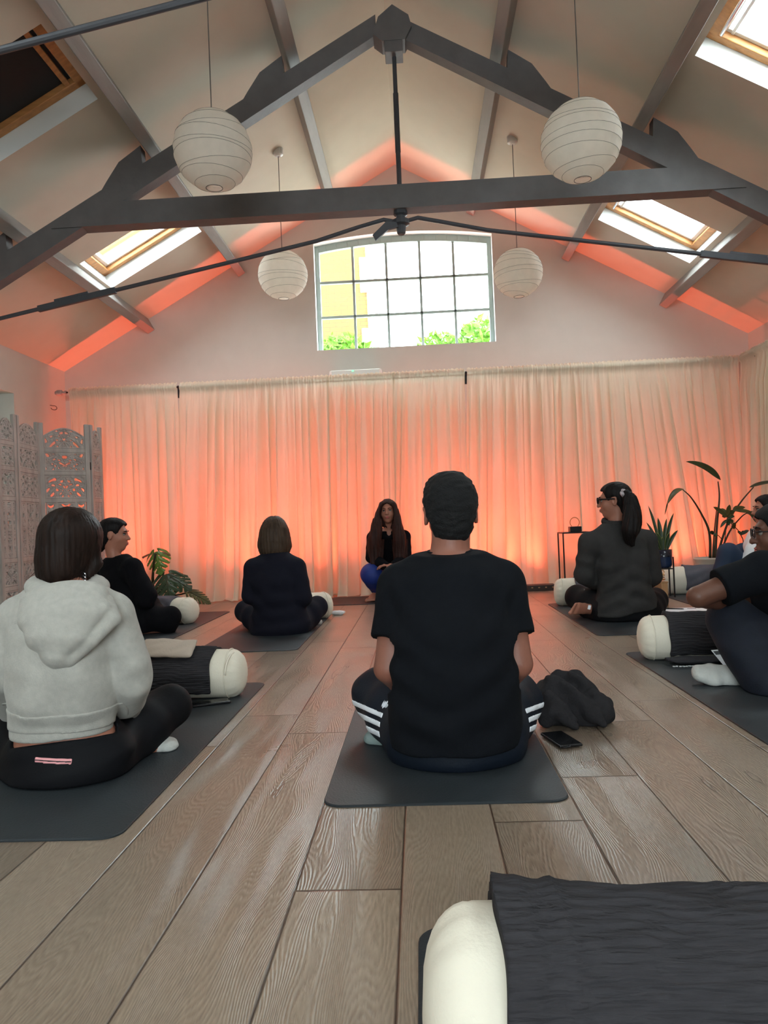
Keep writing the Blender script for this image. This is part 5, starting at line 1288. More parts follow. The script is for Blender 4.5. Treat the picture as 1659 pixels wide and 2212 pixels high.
# ---------------------------------------------------------------- man in the black tee
def man():
    J = dict(torso=[(P(985, 1590, 2.24), .180, .135), (P(983, 1545, 2.22), .172, .120), (P(980, 1470, 2.20), .170, .112), (P(978, 1380, 2.20), .166, .115), (P(974, 1290, 2.25), .172, .108), (P(972, 1240, 2.30), .130, .085)],
             neck0=P(971, 1215, 2.32), neck1=P(972, 1160, 2.34), head=P(973, 1110, 2.35), R=rotm(2, -4, 0), hs=1.0, nk=1.02,
             shL=P(866, 1268, 2.29), shR=P(1083, 1262, 2.29), elL=P(838, 1445, 2.22), elR=P(1120, 1434, 2.22), wrL=P(900, 1500, 2.44), wrR=P(1062, 1500, 2.44),
             handL=((.9, .6, -.1), (0, .3, -1), 1, .55), handR=((-.9, .6, -.1), (0, .3, -1), -1, .55),
             hpL=P(915, 1585, 2.27), hpR=P(1050, 1585, 2.27), knL=P(815, 1500, 2.52), knR=P(1115, 1508, 2.50), anL=P(985, 1580, 2.66), anR=P(868, 1572, 2.46), toeL=P(1080, 1580, 2.62), toeR=P(796, 1585, 2.42), arm=1.08)
    root = person('man in a black t-shirt sitting cross-legged with his back to the camera', (float(J['torso'][0][0][0]), 2.24, .005))
    human(root, J, 'skin_tan', h=.007)
    t = top_garment(J, (.66,), .012, .012, 'short')
    t.loft([P(985, 1600, 2.20), P(983, 1540, 2.19), P(980, 1450, 2.18), P(979, 1380, 2.20)], [(.180, .130), (.182, .125), (.180, .120), (.172, .115)], k=.02)
    t.plane(P(972, 1190, 2.32), (0, -.15, 1)).plane((0, 0, .055), (0, 0, -1))
    t.disp(wrinkle(.0030, 9, 3)); t.disp(fold(P(870, 1420, 2.1), .12, (.8, 0, 1), 75, .0045, 1)); t.disp(fold(P(1090, 1430, 2.1), .12, (-.8, 0, 1), 75, .0045, 2)); t.disp(fold(P(900, 1580, 2.08), .12, (.3, 0, 1), 60, .006, 3)); t.disp(fold(P(1060, 1560, 2.08), .12, (-.3, 0, 1), 60, .005, 5)); t.disp(fold(P(860, 1310, 2.2), .07, (1, 0, .6), 90, .004, 4)); t.disp(fold(P(1090, 1310, 2.2), .07, (-1, 0, .6), 90, .004, 4))
    tee = sdf_put('t_shirt', t, 'tee', root, h=.007)
    c = SDF(); ring = [P(972, 1192, 2.32)+V(.066*math.cos(a), .056*math.sin(a), .006*math.sin(a)-.002) for a in np.linspace(0, 6.2832, 21)]; c.loft(ring, [.0085]*21, side=(0, 0, 1), k=.0); sdf_put('collar', c, 'tee', tee, h=.004)
    tr = trousers(J, .016, .93, rr=(.098, .082, .066, .062, .050)); tr.disp(wrinkle(.003, 12, 5)); tr.disp(fold(J['knL'], .13, (1, .3, 1), 55, .004)); tr.disp(fold(J['knR'], .13, (1, .3, -1), 55, .004))
    trs = sdf_put('track_trousers', tr, 'track', root, h=.007)
    # three stripes down each leg
    for hp, kn, a, (qa, qb), lo_, hi_ in (('hpL', 'knL', 'L', ((768, 1520), (862, 1562)), (740, 1500), (885, 1640)), ('hpR', 'knR', 'R', ((1166, 1525), (1112, 1545)), (1095, 1500), (1180, 1640))):
        for k in range(3):
            pa, pb = P(qa[0], qa[1]+21*k, 2.46), P(qb[0], qb[1]+22*k, 2.36); d = pb-pa; n = np.cross(d, (pa+pb)/2-CAM); n /= np.linalg.norm(n)
            ce = (pa+pb)/2; reg = {'b': (np.minimum(pa, pb)-V(.04, .13, .04), np.maximum(pa, pb)+V(.04, .10, .04)), 'f': None}
            bf = band(ce, n, .0075); nf = near(ce, np.linalg.norm(d)/2+.05)
            reg['f'] = lambda Q, bf=bf, nf=nf: np.maximum(bf(Q), nf(Q))
            sdf_put('stripe', shell(tr, .0022, reg), 'white_trim', trs, h=.004, pad=.0)
    # small white flower-like emblem on the left thigh
    e0 = P(832, 1520, 2.36)
    def on_surf(px, py):                                # march from the front until the cloth is met
        ys = np.linspace(2.0, 2.7, 280); Q = np.array([P(px, py, y) for y in ys], dtype=np.float32); d = tr.eval(Q); i = int(np.argmax(d < 0)); return Q[i].astype(float)-V(0, .003, 0)
    eb = MB()
    for (x0, y0, x1, y1, w_) in ((826, 1530, 834, 1513, 2.2), (829, 1528, 841, 1511, 2.6), (833, 1528, 842, 1519, 3.0), (824, 1526, 831, 1512, 1.2)):
        a_, b_ = on_surf(x0, y0), on_surf(x1, y1); blade(eb, a_, b_, w_*.0016, V(0, -.002, 0), (0, -1, 0), 7)
    for k in range(3): a_, b_ = on_surf(827+k, 1527-4*k), on_surf(836+k, 1524-4*k); eb.tube([a_, b_], .0008, 4)
    o = eb.build('emblem', 'white_trim', trs, smooth=True); thicken(o, .002)
    so = SDF(); foot_shape(so, J['anR'], J['toeR'], (0, 0, 1), inflate=.006); so.loft([J['anR'], J['anR']*.7+J['knR']*.3], [.042, .044], k=.02); so.plane((0, 0, .006), (0, 0, -1)); so.disp(wrinkle(.002, 30, 2)); sdf_put('sock', so, 'sock_grey', root, h=.006)
    so = SDF(); foot_shape(so, J['anL'], J['toeL'], (0, 0, 1), inflate=.006); so.plane((0, 0, .006), (0, 0, -1)); sdf_put('sock', so, 'sock_grey', root, h=.008)
    h_ = SDF(); c = J['head']; R = J['R']; L = lambda *p: c+R@np.array(p)
    h_.ell(L(0, -.016, .038), (.085, .101, .089), R, .02); h_.ell(L(0, -.058, -.010), (.068, .050, .075), R, .03); h_.ell(L(0, -.045, -.055), (.050, .040, .040), R, .03); h_.ell(L(0, .03, .085), (.070, .070, .045), R, .03)
    for q in (-1, 1): h_.ell(L(q*.086, -.006, -.014), (.024, .034, .046), R, .010, True)
    h_.disp(wrinkle(.0018, 190, 4)); h_.disp(wrinkle(.0020, 110, 5)); sdf_put('hair', h_, 'hair_curly', root, h=.0042)
man()

# ---------------------------------------------------------------- woman in the grey hoodie
def hoodie_woman():
    J = dict(torso=[(P(150, 1650, 2.18), .186, .135), (P(140, 1612, 2.18), .165, .120), (P(130, 1572, 2.17), .142, .100), (P(130, 1500, 2.16), .145, .105), (P(136, 1400, 2.15), .150, .108), (P(141, 1330, 2.17), .142, .095), (P(144, 1295, 2.19), .110, .075)],
             neck0=P(146, 1275, 2.21), neck1=P(150, 1225, 2.23), head=P(156, 1183, 2.24), R=rotm(-8, -10, 6), hs=.96, nk=.85,
             shL=P(45, 1338, 2.18), shR=P(238, 1330, 2.18), elL=P(-12, 1462, 2.17), elR=P(283, 1462, 2.20), wrL=P(45, 1545, 2.40), wrR=P(258, 1548, 2.40),
             handL=((.6, .8, 0), (0, 0, -1), 1, .5), handR=((-.6, .8, 0), (0, 0, -1), -1, .5),
             hpL=P(78, 1650, 2.24), hpR=P(222, 1640, 2.26), knL=P(-55, 1560, 2.50), knR=P(370, 1524, 2.54), anL=P(292, 1608, 2.50), anR=P(120, 1600, 2.66), toeL=P(366, 1600, 2.40), toeR=P(30, 1600, 2.62), arm=.9)
    root = person('woman in a pale grey cropped hoodie and black leggings, sitting cross-legged, back to camera', (float(J['torso'][0][0][0]), 2.18, .005))
    human(root, J, 'skin', h=.007)
    t = SDF()
    t.loft([P(133, 1578, 2.17), P(133, 1532, 2.17), P(133, 1512, 2.17), P(134, 1490, 2.16), P(136, 1440, 2.15), P(139, 1380, 2.15), P(142, 1330, 2.17), P(144, 1290, 2.19)], [(.144, .108), (.146, .110), (.152, .120), (.156, .130), (.150, .130), (.146, .124), (.142, .108), (.110, .085)], k=.006)
    for a in 'LR':
        sh, el, wr = J['sh'+a], J['el'+a], J['wr'+a]
        t.loft([J['neck0']*.6+sh*.4-V(0, 0, .012), sh], [.055, .068], k=.05)
        t.loft([sh, sh*.5+el*.5, el, el*.5+wr*.5, el*.15+wr*.85, wr], [.070, .064, .062, .060, .054, .034], k=.012)
    t.plane(P(130, 1579, 2.17), (0.02, 0, -1), near=(P(130, 1600, 2.17), .22)).plane(P(146, 1262, 2.2), (0, -.2, 1), near=(P(146, 1240, 2.2), .12))
    t.disp(wrinkle(.0045, 7, 11)); t.disp(fold(P(250, 1440, 2.1), .10, (1, 0, .7), 50, .008, 1)); t.disp(fold(P(150, 1490, 2.03), .12, (1, 0, .15), 42, .008, 2)); t.disp(fold(P(60, 1500, 2.05), .10, (1, 0, -.5), 45, .007, 3)); t.disp(fold(P(290, 1470, 2.15), .08, (-.5, 0, 1), 60, .007, 4)); t.disp(fold(P(35, 1400, 2.1), .09, (1, 0, -.6), 55, .007, 6)); t.disp(fold(P(225, 1370, 2.1), .07, (1, 0, .9), 70, .006, 7))
    hd = sdf_put('hoodie', t, 'hoodie', root, h=.0065)
    rb = {'b': (P(133, 1556, 2.17)-V(.20, .16, .06), P(133, 1556, 2.17)+V(.20, .16, .06)), 'f': None}; bf = band(P(130, 1556, 2.1), (.02, 0, 1), .029); nf = near(P(130, 1551, 2.17), .19)
    rb['f'] = lambda Q: np.maximum(bf(Q), nf(Q)); 
    band_ = shell(t, .0035, rb); sdf_put('ribbed_hem', band_, 'hoodie', hd, h=.006, pad=0)
    # hood lying on the back: collar roll, then a folded point
    k = SDF(); cz = P(146, 1268, 2.19)
    ring = [cz+V((.088+.01*math.sin(a))*math.cos(a), .078*math.sin(a)-.006, .012*math.cos(a)*-1+.012*math.sin(a)) for a in np.linspace(0, 6.2832, 25)]
    k.loft(ring, [(.026, .030)]*25, side=(0, 0, 1), k=.02)
    Bk = lambda px, py, d: P(px, py, 2.06+d)
    k.loft([Bk(138, 1290, .035), Bk(132, 1330, .0), Bk(126, 1375, -.020), Bk(124, 1412, -.022), Bk(123, 1432, -.018)], [(.130, .050), (.128, .056), (.092, .054), (.046, .044), (.014, .028)], k=.008)
    k.loft([Bk(232, 1300, .05), Bk(245, 1338, .02), Bk(200, 1385, -.015), Bk(150, 1428, -.022), Bk(126, 1440, -.02)], [.020, .021, .020, .018, .012], k=.010)
    k.loft([Bk(45, 1318, .045), Bk(38, 1345, .02), Bk(76, 1395, -.012), Bk(118, 1436, -.02)], [.010, .010, .010, .009], k=.02)
    k.loft([Bk(100, 1278, .03), Bk(165, 1288, .0), Bk(225, 1312, .01), Bk(250, 1336, .03)], [.016, .018, .016, .012], k=.012)
    k.ell(J['neck1']-V(0, .0, .02), (.060, .062, .075), None, .012, True)
    k.disp(wrinkle(.003, 14, 9)); k.disp(fold(Bk(150, 1380, -.04), .08, (1, 0, -.9), 60, .004, 1))
    sdf_put('hood', k, 'hoodie', hd, h=.0055)
    tr = trousers(J, .006, .95, rr=(.094, .076, .060, .058, .040), waist=2); tr.plane(P(135, 1600, 2.06), (-.12, .25, 1), near=(P(128, 1572, 2.10), .155)); tr.disp(wrinkle(.0015, 14, 5)); tr.disp(fold(P(255, 1600, 2.2), .09, (1, 0, 1), 75, .005, 1)); tr.disp(fold(P(330, 1570, 2.4), .08, (1, 0, -1), 60, .003, 2))
    lg = sdf_put('leggings', tr, 'leggings', root, h=.007)
    zc_ = P(105, 1650, 2.03); reg = {'b': (zc_-V(.07, .12, .04), zc_+V(.07, .12, .04)), 'f': None}
    bf2 = band(P(105, 1650, 2.03), (.09, 0, 1), .0072); bx = band(P(105, 1650, 2.03), (1, 0, 0), .051); fr_ = near(P(105, 1650, 2.03), .09)
    reg['f'] = lambda Q: np.maximum(np.maximum(bf2(Q), bx(Q)), fr_(Q))
    sdf_put('zip_pocket', shell(tr, .002, reg), 'pink', lg, h=.0032, pad=0)
    bf3 = band(P(105, 1650, 2.03), (.09, 0, 1), .0016); reg2 = {'b': reg['b'], 'f': lambda Q: np.maximum(np.maximum(bf3(Q), bx(Q)), fr_(Q))}
    sdf_put('zip_teeth', shell(tr, .0036, reg2), 'black_metal', lg, h=.0022, pad=0)
    so = SDF(); foot_shape(so, J['anL'], J['toeL'], (0, 0, 1), inflate=.006); so.loft([J['anL'], J['anL']*.75+J['knL']*.25], [.042, .040], k=.02); so.plane((0, 0, .006), (0, 0, -1)); so.disp(wrinkle(.0015, 30, 2)); sdf_put('sock', so, 'sock', root, h=.006)
    so = SDF(); foot_shape(so, J['anR'], J['toeR'], (0, 0, 1), inflate=.006); so.plane((0, 0, .006), (0, 0, -1)); sdf_put('sock', so, 'sock', root, h=.009)
    c = J['head']; R = J['R']; L = lambda *p: c+R@(np.array(p))
    h_ = SDF(); h_.ell(L(0, -.018, .028), (.088, .104, .092), R, .02); h_.ell(L(-.002, -.030, -.045), (.072, .080, .060), R, .04); h_.ell(L(-.006, -.055, -.085), (.050, .040, .036), R, .04)
    h_.loft([L(.072, .0, .0), L(.080, .012, -.04), L(.066, .004, -.085), L(.045, -.02, -.105)], [.016, .018, .014, .008], k=.02)
    h_.loft([L(-.074, .01, .0), L(-.074, .008, -.05), L(-.050, -.018, -.092)], [.014, .014, .010], k=.02)
    h_.ell(L(.060, .03, -.098), (.028, .04, .035), R, .015, True)
    h_.disp(strands(.0011, 46, L(0, 0, 0), 1, 16)); h_.disp(wrinkle(.0015, 30, 2)); h_.disp(lambda Q: .0035*np.exp(-((((Q-L(.01, 0, 0))@R[:, 0])/.006)**2)).astype(np.float32)*((((Q-c)@R[:, 2]) > .06)))
    hr = sdf_put('hair', h_, 'hair_brown', root, h=.0042)
    b = MB(); rs = np.random.RandomState(7)
    for i in range(26):
        a = rs.uniform(-1, 1); x0 = .075*a; b.tube([L(x0, -.07+.04*abs(a), -.07), L(x0*1.05+rs.uniform(-.008, .01), -.06, -.105), L(x0*1.0+rs.uniform(-.02, .02), -.05+rs.uniform(-.01, .01), -.135-rs.uniform(0, .02))], [.0011, .0008, .0003], 4)
    b.build('loose_strands', 'hair_brown', hr, smooth=True)
    b = MB(); e0 = L(.062, -.018, -.082)
    b.tube([e0+V(0, 0, .02), e0+V(.0, 0, -.045)], .0018, 6)
    for i in range(6):
        for q in (-1, 1): b.tube([e0+V(0, -.002, .012-.010*i), e0+V(q*.009, -.005, .006-.010*i), e0+V(q*.011, -.004, -.0-.010*i)], [.0022, .0026, .001], 5)
    b.build('earring', 'silver', root, smooth=True)
hoodie_woman()

# ---------------------------------------------------------------- woman in black, profile to the right
def profile_woman():
    sd = np.array((.55, .83, 0))*-1
    J = dict(side=(.85, -.5, 0), torso=[(P(312, 1345, 5.32), .165, .135), (P(300, 1322, 5.31), .150, .125), (P(280, 1288, 5.30), .145, .115), (P(264, 1250, 5.30), .150, .110), (P(254, 1226, 5.30), .125, .090)],
             neck0=P(248, 1208, 5.30), neck1=P(247, 1182, 5.30), head=P(246, 1156, 5.30), R=rotm(-84, -3, 0), hs=.97, nk=.85,
             shL=P(226, 1232, 5.42), shR=P(284, 1230, 5.18), elL=P(232, 1290, 5.42), elR=P(318, 1290, 5.13), wrL=P(290, 1318, 5.42), wrR=P(300, 1322, 5.40),
             handL=((1, .2, 0), (0, 0, -1), 1, .4), handR=((-.2, 1, 0), (0, 0, -1), 1, .4),
             hpL=P(295, 1345, 5.42), hpR=P(312, 1350, 5.22), knL=P(322, 1330, 5.52), knR=P(362, 1338, 5.20), anL=P(340, 1345, 5.35), anR=P(318, 1350, 5.38), toeL=P(362, 1358, 5.18), toeR=P(300, 1348, 5.55), arm=.9)
    root = person('woman dressed in black with dark hair in a low bun, face in profile looking right', (float(J['torso'][0][0][0]), 5.3, .005))
    human(root, J, 'skin', h=.010)
    t = top_garment(J, g=.022, gs=.024); t.plane(P(248, 1204, 5.3), (0, 0, 1), near=(P(248, 1190, 5.3), .10)); t.disp(wrinkle(.006, 9, 3)); t.disp(fold(P(310, 1300, 5.1), .14, (1, 0, 1), 45, .010))
    sdf_put('sweater', t, 'black_knit', root, h=.010)
    tr = trousers(J, .028, .95); foot_shape(tr, J['anL'], J['toeL'], inflate=.014); foot_shape(tr, J['anR'], J['toeR'], inflate=.014); tr.plane((0, 0, .006), (0, 0, -1)); tr.disp(wrinkle(.010, 11, 6)); tr.disp(fold(J['knR'], .2, (1, .3, .5), 40, .010)); sdf_put('trousers', tr, 'black_knit', root, h=.010)
    c = J['head']; R = J['R']; L = lambda *p: c+R@(np.array(p))
    h_ = SDF(); h_.ell(L(0, .004, .058), (.073, .090, .064), R, .02); h_.ell(L(0, -.022, .034), (.080, .098, .088), R, .02); h_.ell(L(0, -.062, -.03), (.060, .050, .055), R, .03); h_.ell(L(0, -.105, -.075), (.045, .045, .052), R, .03); h_.inter(hairline(c, R))
    for q in (-1, 1): h_.ell(L(q*.08, .002, -.010), (.02, .028, .040), R, .012, True)
    h_.disp(strands(.0010, 30, L(0, 0, 0), 3)); sdf_put('hair', h_, 'hair_black', root, h=.005)
    face_parts(root, c, R, .97)
profile_woman()

# ---------------------------------------------------------------- bob-haired woman
def bob_woman():
    J = dict(torso=[(P(607, 1352, 5.00), .190, .135), (P(603, 1330, 5.00), .165, .120), (P(596, 1295, 4.98), .142, .108), (P(593, 1255, 4.98), .152, .110), (P(594, 1225, 5.00), .135, .095), (P(594, 1208, 5.02), .085, .070)],
             neck0=P(594, 1203, 5.03), neck1=P(594, 1180, 5.05), head=P(594, 1156, 5.06), R=rotm(-3, -5, 0), hs=.98, nk=.85,
             shL=P(549, 1228, 5.00), shR=P(639, 1228, 5.00), elL=P(540, 1288, 4.97), elR=P(654, 1292, 4.97), wrL=P(590, 1300, 5.22), wrR=P(640, 1276, 5.22),
             handL=((.7, .5, .2), (0, -.3, -1), 1, .6), handR=((-.7, .2, .2), (0, .4, -1), -1, .6),
             hpL=P(575, 1350, 5.05), hpR=P(640, 1350, 5.05), knL=P(529, 1320, 5.28), knR=P(686, 1310, 5.26), anL=P(640, 1338, 5.42), anR=P(585, 1340, 5.48), toeL=P(690, 1338, 5.36), toeR=P(530, 1340, 5.45), arm=.9)
    root = person('woman with a straight ash-brown bob in a dark navy jacket, sitting cross-legged, back to camera', (float(J['torso'][0][0][0]), 5.0, .005))
    human(root, J, 'skin', h=.010)
    t = top_garment(J, g=.014, gs=.015); t.loft([P(594, 1212, 5.03), P(594, 1193, 5.05)], [(.075, .066), (.066, .060)], k=.03)
    t.plane(P(594, 1192, 5.05), (0, 0, 1), near=(P(594, 1180, 5.05), .09)); t.disp(wrinkle(.004, 9, 3)); t.disp(fold(P(560, 1300, 4.9), .13, (1, 0, 1), 55, .006)); t.disp(fold(P(600, 1320, 4.9), .15, (.1, 0, 1), 60, .005)); t.disp(fold(P(650, 1230, 4.95), .07, (1, 0, .8), 60, .005))
    sdf_put('jacket', t, 'navy_jacket', root, h=.009)
    tr = trousers(J, .010, .93); tr.disp(wrinkle(.003, 10, 6)); sdf_put('trousers', tr, 'navy_jacket', root, h=.009)
    so = SDF(); foot_shape(so, J['anL'], J['toeL'], inflate=.008); foot_shape(so, J['anR'], J['toeR'], inflate=.008)
    so = SDF(); foot_shape(so, J['anL'], J['toeL'], inflate=.006); sdf_put('sock', so, 'sock', root, h=.009); so = SDF(); foot_shape(so, J['anR'], J['toeR'], inflate=.006); sdf_put('sock', so, 'sock', root, h=.009)
    c = J['head']; R = J['R']; L = lambda *p: c+R@(np.array(p))
    h_ = SDF(); h_.loft([L(0, -.015, .075), L(0, -.016, .04), L(0, -.014, -.02), L(0, -.016, -.075), L(0, -.022, -.098)], [(.060, .066), (.088, .098), (.100, .104), (.108, .100), (.092, .080)], k=.05, cap=.9)
    h_.ell(L(0, .10, -.04), (.062, .085, .085), R, .02, True)
    h_.disp(strands(.0018, 34, L(0, 0, 0), 3, 8)); h_.disp(lambda Q: (.004*np.exp(-((((Q-c)@R[:, 0])/.006)**2))*(((Q-c)@R[:, 2]) > .03)).astype(np.float32))
    sdf_put('hair', h_, 'hair_bob', root, h=.005)
bob_woman()

# ---------------------------------------------------------------- woman with the ponytail and glasses
def ponytail_woman():
    J = dict(side=(.93, .36, 0), torso=[(P(1354, 1325, 5.10), .205, .150), (P(1354, 1305, 5.10), .190, .135), (P(1350, 1262, 5.10), .160, .118), (P(1342, 1215, 5.10), .168, .118), (P(1336, 1172, 5.11), .160, .105), (P(1332, 1150, 5.12), .110, .080)],
             neck0=P(1330, 1138, 5.12), neck1=P(1328, 1112, 5.12), head=P(1328, 1082, 5.12), R=rotm(68, -2, 0), hs=.98, nk=.88,
             shL=P(1274, 1172, 5.04), shR=P(1396, 1168, 5.20), elL=P(1262, 1242, 5.08), elR=P(1408, 1245, 5.22), wrL=P(1304, 1262, 5.28), wrR=P(1380, 1270, 5.42),
             handL=((.6, .8, 0), (0, 0, -1), 1, .4), handR=((-.8, .5, 0), (0, 0, -1), -1, .4),
             hpL=P(1310, 1322, 5.10), hpR=P(1392, 1322, 5.15), knL=P(1246, 1289, 5.34), knR=P(1416, 1296, 5.42), anL=P(1345, 1312, 5.55), anR=P(1280, 1315, 5.12), toeL=P(1400, 1312, 5.5), toeR=P(1231, 1311, 4.98), upR=(-.1, 1, .25), bareR=True, bareL=True, arm=.92)
    root = person('woman with a dark ponytail, black glasses and a charcoal top, sitting cross-legged at right', (float(J['torso'][0][0][0]), 5.1, .005))
    human(root, J, 'skin', h=.007)
    t = top_garment(J, g=.022, gs=.020); t.loft([P(1330, 1150, 5.12), P(1329, 1128, 5.12)], [(.085, .080), (.068, .064)], side=J['side'], k=.03)
    t.plane(P(1329, 1127, 5.12), (-.15, 0, 1), near=(P(1328, 1110, 5.12), .10)).plane(P(1354, 1318, 5.1), (.10, .05, -1), near=(P(1354, 1345, 5.1), .30))
    t.disp(wrinkle(.005, 9, 8)); t.disp(fold(P(1330, 1270, 4.95), .16, (-.35, 0, 1), 60, .009, 1)); t.disp(fold(P(1380, 1280, 5.0), .14, (.3, 0, 1), 60, .010, 2)); t.disp(fold(P(1262, 1220, 5.0), .12, (.2, 0, 1), 70, .005, 3)); t.disp(fold(P(1300, 1290, 5.0), .1, (-.6, 0, 1), 70, .008, 5))
    sh = sdf_put('top', t, 'charcoal_shirt', root, h=.008)
    col = SDF(); cc = P(1329, 1128, 5.12); sp = rotm(25); col.loft([cc+sp@V(.074*math.cos(a), .070*math.sin(a), .012*math.sin(a)) for a in np.linspace(0, 6.2832, 21)], [(.022, .015)]*21, side=(0, 0, 1), k=.01); col.disp(wrinkle(.003, 30, 4)); sdf_put('collar', col, 'charcoal_shirt', sh, h=.006)
    tr = trousers(J, .012, .90, rr=(.098, .084, .068, .060, .042)); tr.disp(wrinkle(.0035, 11, 6)); tr.disp(fold(P(1290, 1310, 5.1), .10, (1, 0, 1), 60, .006)); trs = sdf_put('trousers', tr, 'leggings', root, h=.008)
    b = MB(); q = P(1273, 1312, 4.985); b.box(q, (.018, .004, .028), rotm(0, 0, 15), .001); b.build('care_tag', 'white_trim', trs)
    c = J['head']; R = J['R']; L = lambda *p: c+R@(np.array(p))
    h_ = SDF(); h_.ell(L(0, .004, .058), (.073, .090, .064), R, .02); h_.ell(L(0, -.018, .036), (.081, .098, .088), R, .02); h_.ell(L(0, -.060, -.015), (.062, .048, .058), R, .03); h_.inter(hairline(c, R)); h_.ell(L(0, -.055, -.07), (.046, .034, .04), R, .03)
    for q in (-1, 1): h_.ell(L(q*.08, .002, -.012), (.02, .026, .038), R, .012, True)
    h_.disp(strands(.0012, 26, L(0, -.1, .0), 3)); hr = sdf_put('hair', h_, 'hair_black', root, h=.005)
    pp, rr = dense([P(1350, 1066, 5.02), P(1361, 1082, 4.98), P(1366, 1112, 4.95), P(1363, 1142, 4.92), P(1360, 1162, 4.93), P(1368, 1178, 4.93)], [.024, .042, .054, .056, .036, .008]); pt = SDF(); pt.loft(pp, rr, k=.02); pt.disp(strands(.0030, 11, P(1366, 1100, 4.96), 2, 14)); pt.disp(wrinkle(.004, 22, 3)); sdf_put('ponytail', pt, 'hair_black', hr, h=.005)
    b = SDF(); c2 = P(1351, 1068, 5.015); ax = np.array((.5, -.6, .3)); ax /= np.linalg.norm(ax); u = np.cross(ax, (0, 0, 1.)); u /= np.linalg.norm(u); v_ = np.cross(ax, u)
    b.loft([c2+.028*(u*math.cos(a)+v_*math.sin(a)) for a in np.linspace(0, 6.2832, 17)], [.013]*17, side=ax, k=0); b.disp(wrinkle(.004, 90, 3)); MT['scrunchie'] = mat('patterned_scrunchie', (.42, .36, .38), .8, vary=.85, vscale=70); sdf_put('scrunchie', b, 'scrunchie', hr, h=.004)
    face_parts(root, c, R, .98); glasses(root, c+R@V(0, -.004, .004), R, .98, .0042)
ponytail_woman()

# ---------------------------------------------------------------- squatting woman facing the camera
def instructor():
    J = dict(side=(-1, 0, 0), torso=[(P(840, 1258, 7.18), .150, .125), (P(840, 1235, 7.14), .135, .110), (P(840, 1205, 7.05), .125, .105), (P(840, 1175, 6.97), .142, .105), (P(840, 1156, 6.93), .120, .085)],
             neck0=P(840, 1148, 6.92), neck1=P(839, 1126, 6.88), head=P(838, 1106, 6.85), R=rotm(176, 4, 2), hs=.90, nk=.82,
             shR=P(806, 1162, 6.93), shL=P(873, 1160, 6.93), elR=P(802, 1205, 6.80), elL=P(877, 1204, 6.80), wrR=P(838, 1226, 6.62), wrL=P(850, 1222, 6.64),
             handR=((1, -.1, .1), (0, 0, -1), 1, .4), handL=((-1, -.1, .1), (0, 0, -1), -1, .4),
             hpR=P(824, 1260, 7.12), hpL=P(856, 1260, 7.12), knR=P(803, 1240, 6.72), knL=P(872, 1236, 6.72), anR=P(815, 1280, 6.92), anL=P(856, 1280, 6.92), toeR=P(799, 1293, 6.74), toeL=P(872, 1292, 6.74), bareR=True, bareL=True, arm=.88, fs=.9)
    root = person('woman with very long dark hair and blue leggings, squatting and facing the camera', (float(J['torso'][0][0][0]), 7.0, .005))
    human(root, J, 'skin', h=.007)
    t = top_garment(J, g=.010, gs=.008); t.ell(P(840, 1146, 6.80), (.048, .07, .075), None, .01, True); t.plane(P(840, 1148, 6.9), (0, .2, 1), near=(P(840, 1138, 6.9), .09)); t.disp(wrinkle(.003, 12, 4)); sdf_put('top', t, 'black_knit', root, h=.008)
    tr = trousers(J, .008, .90, rr=(.105, .098, .088, .066, .038)); tr.disp(wrinkle(.002, 12, 6)); sdf_put('leggings', tr, 'blue_legs', root, h=.009)
    c = J['head']; R = J['R']; L = lambda *p: c+R@(np.array(p)*.92)
    h_ = SDF(); h_.ell(L(0, -.018, .040), (.080, .096, .086), R, .02); h_.ell(L(0, -.05, -.06), (.085, .06, .10), R, .04)
    for q, pts in ((1, [(826, 1090), (820, 1112), (814, 1135), (810, 1160), (808, 1190), (811, 1222)]), (-1, [(850, 1090), (854, 1112), (858, 1135), (862, 1160), (864, 1190), (861, 1226)])):
        pp, rr = dense([P(x, y, 6.82-.03*i+(.03 if i > 3 else 0)) for i, (x, y) in enumerate(pts)], [(.026, .040), (.036, .045), (.046, .050), (.053, .046), (.052, .036), (.030, .018)])
        h_.loft(pp, rr, side=(1, 0, 0), k=.03)
    h_.ell(L(0, .100, -.024), (.066, .085, .096), R, .012, True); h_.ell(P(838, 1175, 6.72), (.034, .22, .17), None, .02, True); h_.ell(L(0, .06, -.12), (.050, .085, .07), R, .015, True)
    def st(Q):
        x = Q[:, 0]; z = Q[:, 2]; return (.0028*np.sin(150*x+2*np.sin(z*7))+.0018*np.sin(330*x+1.5*np.sin(z*11))).astype(np.float32)*np.clip((1.0-z)/.25, .2, 1)
    h_.disp(st); hr = sdf_put('hair', h_, 'hair_long', root, h=.0048)
    b = MB(); rs = np.random.RandomState(4)
    for i in range(90):
        q = rs.choice((0, 1)); xb = rs.uniform(799, 826) if q == 0 else rs.uniform(852, 880); xt = xb+(rs.uniform(-3, 6) if q == 0 else rs.uniform(-6, 3)); yb = rs.uniform(1215, 1236)
        b.tube([P(xt, 1165, 6.74), P((xt+xb)/2+rs.uniform(-2, 2), 1195, 6.71), P(xb, yb, 6.70)], [.0035, .0028, .0006], 4)
    b.build('loose_strands', 'hair_long', hr, smooth=True)
    face_parts(root, c, R, .90, 'hair_long')
instructor()

